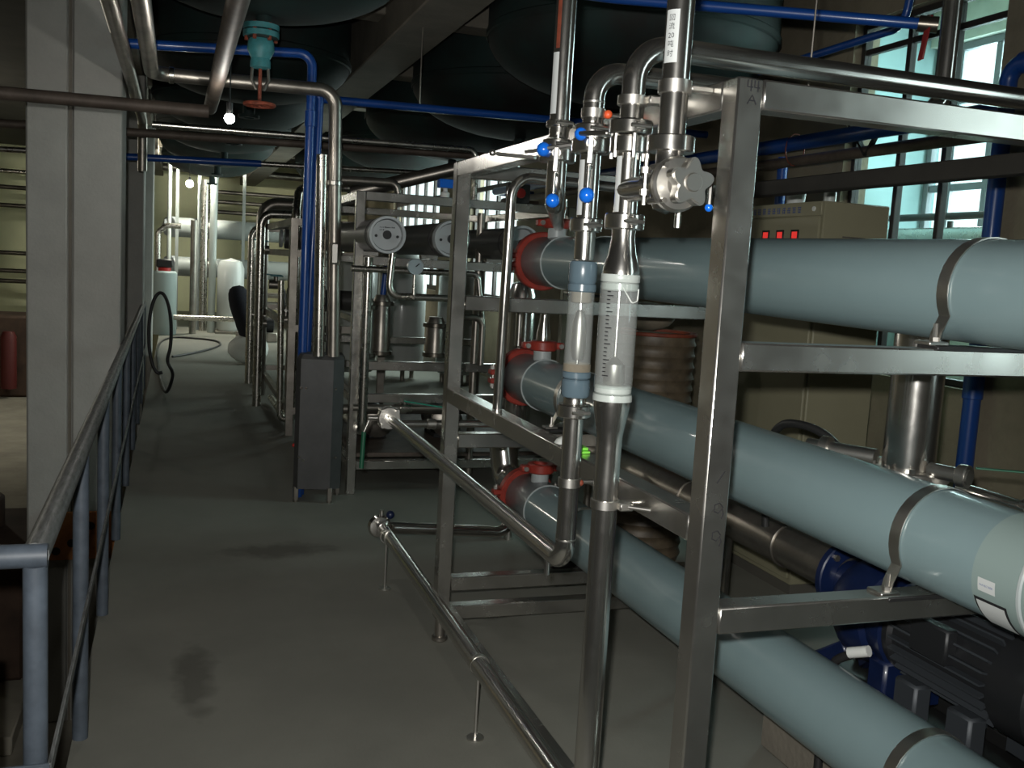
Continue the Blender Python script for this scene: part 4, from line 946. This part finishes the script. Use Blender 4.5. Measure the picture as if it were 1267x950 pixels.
# ------------------------------------------------------------------ third cluster: pipe gallery left of the second skid
gp = 'pipes of the far gallery'
pipe('gallery_loop', [(.88, 9.0, 1.35), (.90, 9.0, .10), (.99, 9.0, .09)], .028, 'steel_far', 'slim upright pipe of the low floor loop', .05, 12)
pipe('gallery_loop', [(.96, 10.6, .06), (.99, 8.9, .06), (.985, 8.9, 1.95), (1.02, 9.1, 2.20), (1.6, 9.1, 2.22)], .034, 'steel_far', 'tall bent pipe rising from the low floor loop', .12, 14)
pipe('gallery_loop', [(1.06, 9.6, .0), (1.06, 9.6, 2.02), (1.7, 9.6, 2.06)], .06, 'steel_dull', 'thick dull riser standing in the far gallery', .14, 16)
pipe('gallery_loop', [(.80, 10.4, .0), (.80, 10.4, 1.98), (1.5, 10.4, 2.0)], .045, 'steel_far', 'upright pipe with rounded top in the far gallery', .12, 14)
pipe('gallery_loop', [(.88, 11.2, 0), (.88, 11.2, 2.12), (1.6, 11.2, 2.14)], .07, 'steel_dull', 'thickest bent riser in the far gallery', .16, 16)
pipe('gallery_loop', [(.84, 12.2, 0), (.84, 12.2, 1.88), (1.6, 12.2, 1.90)], .05, 'steel_far', 'bent riser behind the thickest one in the far gallery', .14, 14)
pipe('gallery_loop', [(1.02, 8.4, 0), (1.02, 8.4, 1.72), (1.9, 8.4, 1.74)], .026, 'steel_far', 'near thin bent riser of the far gallery', .1, 12)
for (x, y, z, lab) in ((.93, 10.0, 1.28, 'small teal-handled valve in the far gallery, upper'), (.96, 9.3, .98, 'small valve in the far gallery beside the floor loop'), (.86, 11.0, .82, 'small valve low in the far gallery'), (.86, 10.9, 1.62, 'small valve high in the far gallery')):
    t = thing('gallery_valve', lab, 'valve', (x, y, z), 'valves of the far gallery')
    part(t, 'body', join(cyl((x - .07, y, z), (1, 0, 0), .045, .14, 14), cyl((x, y, z), (0, 0, 1), .025, .08, 10)), 'steel_dull')
    part(t, 'handle', join(cyl((x, y, z + .08), (0, 0, 1), .06, .02, 14), bar((x - .1, y - .05, z + .10), (x + .06, y - .05, z + .085), .03, .012)), 'teal_valve' if z > 1.2 else 'steel')
gf = thing('pipe_rack', 'dark steel frame holding the far gallery risers', 'rack', (1.2, 10.2, 0))
for x in (.95, 1.75):
    for y in (8.7, 12.0): part(gf, 'post', box(x - .03, x + .03, y - .03, y + .03, 0, 1.9), 'steel_dull')
for z in (.22, .95, 1.60, 1.87):
    for x in (.95, 1.75): part(gf, 'side_beam', box(x - .025, x + .025, 8.731, 11.969, z - .03, z + .03), 'steel_dull')
    for y in (8.7, 12.0): part(gf, 'cross_beam', box(.981, 1.719, y - .025, y + .025, z - .03, z + .03), 'steel_dull')
for i, (z, y) in enumerate(((1.74, 9.2), (1.74, 10.2), (1.16, 9.8))):
    t = thing('gallery_housing', ['near upper dark cylinder lying in the far gallery', 'rear upper dark cylinder lying in the far gallery', 'lower dark cylinder lying in the far gallery'][i], 'housing', (1.4, y, z), 'cylinders in the far gallery')
    part(t, 'shell', cyl((1.02, y, z), (1, 0, 0), .10, .66, 22), 'dark_vessel'); part(t, 'cap', cyl((1.0, y, z), (-1, 0, 0), .09, .03, 20, .008), 'cap_grey')
    part(t, 'cap', cyl((1.68, y, z), (1, 0, 0), .09, .03, 20, .008), 'cap_grey')
# ------------------------------------------------------------------ far end of the hall
def farvessel(z, lab):
    t = thing('far_vessel', lab, 'pressure vessel', (1.0, 20.5, z - .19), 'long pale vessels at the far wall')
    part(t, 'shell', cyl((-.05, 20.5, z), (1, 0, 0), .19, 3.4, 26), 'vessel_far')
    part(t, 'end_cap', lathe([(.20, 0), (.20, .12), (.16, .2), (0, .26)], (-.05, 20.5, z), (-1, 0, 0), 24), 'cap_grey')
    for x in (.55, 2.4): part(t, 'band', ringg((x, 20.5, z), (1, 0, 0), .188, .20, .06, 24), 'steel_dull')
farvessel(1.98, 'upper long pale grey vessel against the far wall'); farvessel(1.22, 'lower long pale grey vessel against the far wall')
ff = thing('far_rack', 'pale stainless rack of tall uprights at the far wall', 'rack', (.6, 20.5, 0))
for x in (-.02, .38, .62, 1.22): part(ff, 'upright', box(x - .03, x + .03, 20.16, 20.22, 0, 3.4 if x < 1 else 3.72), 'vessel_far')
for z in (1.745, .985):
    for x in (.38, 1.22): part(ff, 'saddle', box(x - .03, x + .03, 20.225, 20.75, z - .03, z + .038), 'steel_far')
for z in (3.10, 3.38): part(ff, 'tie', box(-.0, .62, 20.225, 20.26, z - .025, z + .025), 'steel_far')
pipe('far_pipe', [(-.16, 20.0, 0.0), (-.16, 20.0, 3.18), (-.10, 20.2, 3.2)], .04, 'union_white', 'pale upright pipe at the far wall left of the far rack', .06, 10)
pipe('far_pipe', [(.48, 20.0, 0), (.48, 20.0, 2.9)], .07, 'steel_far', 'thick upright pipe in front of the far rack', 0, 12)
pipe('far_pipe', [(.28, 19.2, 0), (.28, 19.2, 2.1)], .06, 'steel_dull', 'dull upright pipe in front of the pale vessels', 0, 12)
pipe('far_pipe', [(-.35, 19.6, 0), (-.35, 19.6, 1.85), (-.2, 19.6, 1.98), (.05, 19.6, 1.98)], .05, 'steel_far', 'hooked pipe at the end of the upper pale vessel', .1, 12)
for i, z in enumerate((2.48, 2.72, 2.95)):
    pipe('wall_pipe', [(.62, 24.8, z), (3.6, 24.8, z)], .05, 'steel_dull', ['lowest dark pipe along the far wall', 'middle dark pipe along the far wall', 'top dark pipe along the far wall'][i], 0, 10)
pipe('wall_duct', [(-1.0, 24.6, 3.42), (4.0, 24.6, 3.42)], .09, 'steel_dull', 'grey duct pipe high along the far wall', 0, 12)
pipe('far_pipe', [(.90, 19.5, 3.4), (.64, 19.6, 2.95), (.62, 19.6, .0)], .07, 'union_white', 'thick pale pipe slanting down from the tanks', .3, 12)
solo('white_tank', lathe([(0, .05), (.22, .05), (.25, .10), (.25, 1.25), (.2, 1.38), (0, 1.44)], (.97, 19.6, 0), (0, 0, 1), 26), 'tank_white', 'upright white cylinder tank under the pale vessels', 'tank')
d_ = thing('chemical_drum', 'pale blue-white drum with red collar and black pump on top', 'drum', (-.22, 18.9, 0))
part(d_, 'body', lathe([(0, 0), (.20, 0), (.215, .02), (.215, 1.12), (.19, 1.15), (0, 1.15)], (-.22, 18.9, 0), (0, 0, 1), 24), 'drum_white')
part(d_, 'collar', cyl((-.22, 18.9, 1.15), (0, 0, 1), .11, .06, 18), 'red_paint'); part(d_, 'dosing_pump', box(-.36, -.08, 18.8, 19.0, 1.21, 1.36, .02), 'black')
pipe('floor_pipe', [(1.10, 18.6, .62), (1.10, 18.6, .80), (2.2, 18.6, .80)], .05, 'steel_dull', 'bent pipe low in front of the far wall', .1, 10)
pipe('floor_pipe', [(1.18, 18.4, .40), (1.18, 18.4, .66), (2.2, 18.4, .66)], .04, 'steel_far', 'second bent pipe nested under the first at the far wall', .1, 10)
t = thing('far_pump', 'small black floor pump before the far wall', 'pump', (1.3, 18.0, 0))
part(t, 'motor', lathe([(0, 0), (.13, 0), (.14, .03), (.14, .42), (0, .45)], (1.22, 18.0, .30), (1, 0, 0), 18), 'motor_dark'); part(t, 'pump_head', lathe([(0, 0), (.12, 0), (.15, .06), (.12, .14), (0, .14)], (1.06, 18.0, .30), (1, 0, 0), 18), 'steel_dull')
part(t, 'base', box(1.0, 1.7, 17.86, 18.14, 0, .17, .01), 'steel_dull')
solo('far_plinth', box(.35, 3.3, 17.6, 21.4, 0, .12, .01) if False else box(.69, 1.25, 19.32, 19.88, 0, .049, .005), 'concrete_beam', 'low concrete pad under the white cylinder tank', 'pad')
pipe('floor_pipe', [(-.05, 18.7, .33), (1.0, 18.7, .33)], .05, 'steel_far', 'low level pipe joining the drum and the far pump', 0, 10)
# bucket with dark jacket-like sack
bk = solo('plastic_sack', lump((.99, 14.3, 0), .28, .22, .44, 5), 'white_plastic', 'white plastic sack on the floor beside the gallery', 'sack')
solo('dark_jacket', tube(smooth([(1.0, 14.3, .30), (.97, 14.3, .45), (.91, 14.29, .65), (.85, 14.28, .85), (.80, 14.27, 1.02), (.78, 14.27, 1.10)], 2), [.08, .12, .14, .15, .15, .16, .16, .15, .13, .10, .05], 0, 14), 'cloth_dark', 'dark bundle of cloth leaning out of the white sack', 'cloth')
# hose: loop over the railing end, tail on the floor
loop = [(-.155 + .105 * math.cos(a), 10.3 + .006 * k, .735 + .40 * math.sin(a)) for k, a in [(k, math.radians(-75 - 330 * k / 14)) for k in range(15)]]
loop += [(-.03, 10.45, .30), (-.10, 11.0, .05), (-.20, 13.0, .018), (-.27, 16.5, .018), (-.10, 18.0, .018), (.29, 18.05, .018), (.62, 17.7, .018), (.70, 17.1, .018), (.55, 16.3, .018), (.25, 15.5, .018), (-.05, 14.9, .018)]
solo('rubber_hose', tube(smooth(loop), .017, 0, 10), 'rubber', 'black rubber hose coiled over the railing end and trailing on the floor', 'hose')

# ------------------------------------------------------------------ bare bulbs, the last two added for their light
def bulb(x, y, z, lab, zc=ZC, r=.034, m='bulb'):
    t = thing('bare_bulb', lab, 'light bulb', (x, y, z - r))
    part(t, 'globe', sphere((x, y, z), r, 16, 10), m); part(t, 'socket', cyl((x, y, z + r * .8), (0, 0, 1), .017, .06, 12), 'black')
    part(t, 'wire', tube([(x, y, z + r + .05), (x, y, zc)], .004, 0, 6), 'black')
bulb(.248, 5.5, 2.285, 'lit bare bulb hanging under the near tank valve', 3.02, .027)
bulb(.17, 17.3, 2.64, 'lit bare bulb hanging farther down the walkway', 3.42, .06, 'bulb_far')
bulb(.52, 19.42, 3.22, 'added bulb beside the pale slanting pipe, brightening the far wall', ZC, .045, 'added_bulb_end')  # extra bulb, added to brighten the far wall
bulb(-4.2, 15.5, 2.6, 'added unseen bulb lighting the bay beyond the wide column', ZC, .06, 'added_bulb_bay')  # out of view, added to light the wall left of the column

# ------------------------------------------------------------------ level below, seen left of the railing
pl = thing('perforated_plate', 'rusty orange steel plate with round holes fixed low on the wide column', 'plate', (-.60, 6.58, -.42))
xs = [-.78, -.335]
holes = [(-.70, -.19), (-.61, -.30), (-.50, -.19), (-.42, -.31), (-.70, -.35)]
part(pl, 'plate', box(-.79, -.31, 6.575, 6.598, -.41, -.10, .004), 'orange_steel')
for (x, z) in holes: part(pl, 'hole', cyl((x, 6.5745, z), (0, -1, 0), .026, .0015, 18), 'black')
solo('brown_machine', join(box(-1.75, -.98, 7.3, 8.8, -1.5, -.62, .03), cyl((-1.45, 8.2, -.62), (0, 0, 1), .22, .25, 20, .02), box(-1.6, -1.3, 7.25, 7.3, -1.3, -.9, .01)), 'lower_brown', 'dark brown machine casing on the lower level', 'machine')
t = thing('red_machine', 'dark red machine standing on the lower level by the wall', 'machine', (-3.3, 21.5, -1.5))
part(t, 'body', join(box(-3.9, -2.6, 21.0, 22.2, -1.5, .1, .05)), 'lower_brown'); part(t, 'cover', lathe([(0, -.2), (.10, -.2), (.14, -.3), (.14, -1.3), (0, -1.3)], (-3.05, 20.85, 0), (0, 0, 1), 18), 'dark_red')
for i, (z, m) in enumerate(((3.05, 'steel_far'), (2.70, 'steel_dark'), (2.3, 'steel_dark'), (1.25, 'steel_dark'), (.85, 'steel_dark'), (.62, 'steel_dark'))):
    pipe('left_wall_pipe', [(-8.5, 24.6, z), (-1.0, 24.6, z)], .05, m, ['polished pipe highest on the wall beyond the wide column', 'second dark pipe on the wall beyond the wide column', 'third dark pipe on the wall beyond the wide column', 'fourth dark pipe on the wall beyond the wide column', 'fifth dark pipe on the wall beyond the wide column', 'lowest dark pipe on the wall beyond the wide column'][i], 0, 10)
solo('lower_ledge', box(-1.12, -.90, 6.2, 6.9, -1.5, -1.38, .01), 'lower_concrete', 'pale concrete ledge at the foot of the wide column', 'ledge')
solo('white_pole', cyl((-.505, 3.05, -1.5), (0, 0, 1), .02, 1.9, 12), 'union_white', 'slim white pole rising from the lower level beside the railing corner', 'pole')

# pale tanks standing beyond the second skid
for i, (x, y, r_, h_) in enumerate(((2.15, 12.6, .30, 1.55), (2.85, 12.9, .32, 1.7), (3.55, 12.5, .30, 1.5), (2.45, 15.6, .34, 1.6))):
    t = thing('storage_tank', ['pale upright tank beyond the second skid, nearest the gallery', 'tallest pale upright tank beyond the second skid', 'pale upright tank beyond the second skid, nearest the window wall', 'pale upright tank farthest back by the far windows'][i], 'tank', (x, y, 0), 'pale upright tanks')
    part(t, 'body', lathe([(0, .12), (r_ * .9, .14), (r_, .2), (r_, h_ - .1), (r_ * .8, h_), (0, h_ + .05)], (x, y, 0), (0, 0, 1), 26), 'tank_white')
    for k in range(3):
        a = 2 * math.pi * k / 3 + .5; part(t, 'leg', cyl((x + r_ * .7 * math.cos(a), y + r_ * .7 * math.sin(a), 0), (0, 0, 1), .03, .16, 10), 'steel_dull')
    part(t, 'top_pipe', tube([(x, y, h_ + .04), (x, y, h_ + .22), (x + .5, y, h_ + .22)], .03, .06, 10), 'steel_far')
t = thing('actuator_valve', 'small blue actuator valve on top of the second skid', 'valve', (1.70, 6.5, 2.03))
part(t, 'body', lathe([(0, 0), (.03, 0), (.03, .03), (.015, .04), (.015, .06), (0, .06)], (1.70, 6.5, 2.0305), (0, 0, 1), 14), 'white_plastic')
part(t, 'actuator', box(1.65, 1.75, 6.46, 6.54, 2.091, 2.15, .006), 'blue_ball')
t = thing('stop_button', 'small red knob on a dark box above the third dark housing', 'button', (2.20, 6.47, 2.03))
part(t, 'box', box(2.14, 2.30, 6.48, 6.54, 2.0305, 2.16, .005), 'black'); part(t, 'knob', lathe([(0, .05), (.03, .05), (.035, .035), (.02, .02), (.02, 0)], (2.22, 6.479, 2.095), (0, -1, 0), 16), 'red_paint')
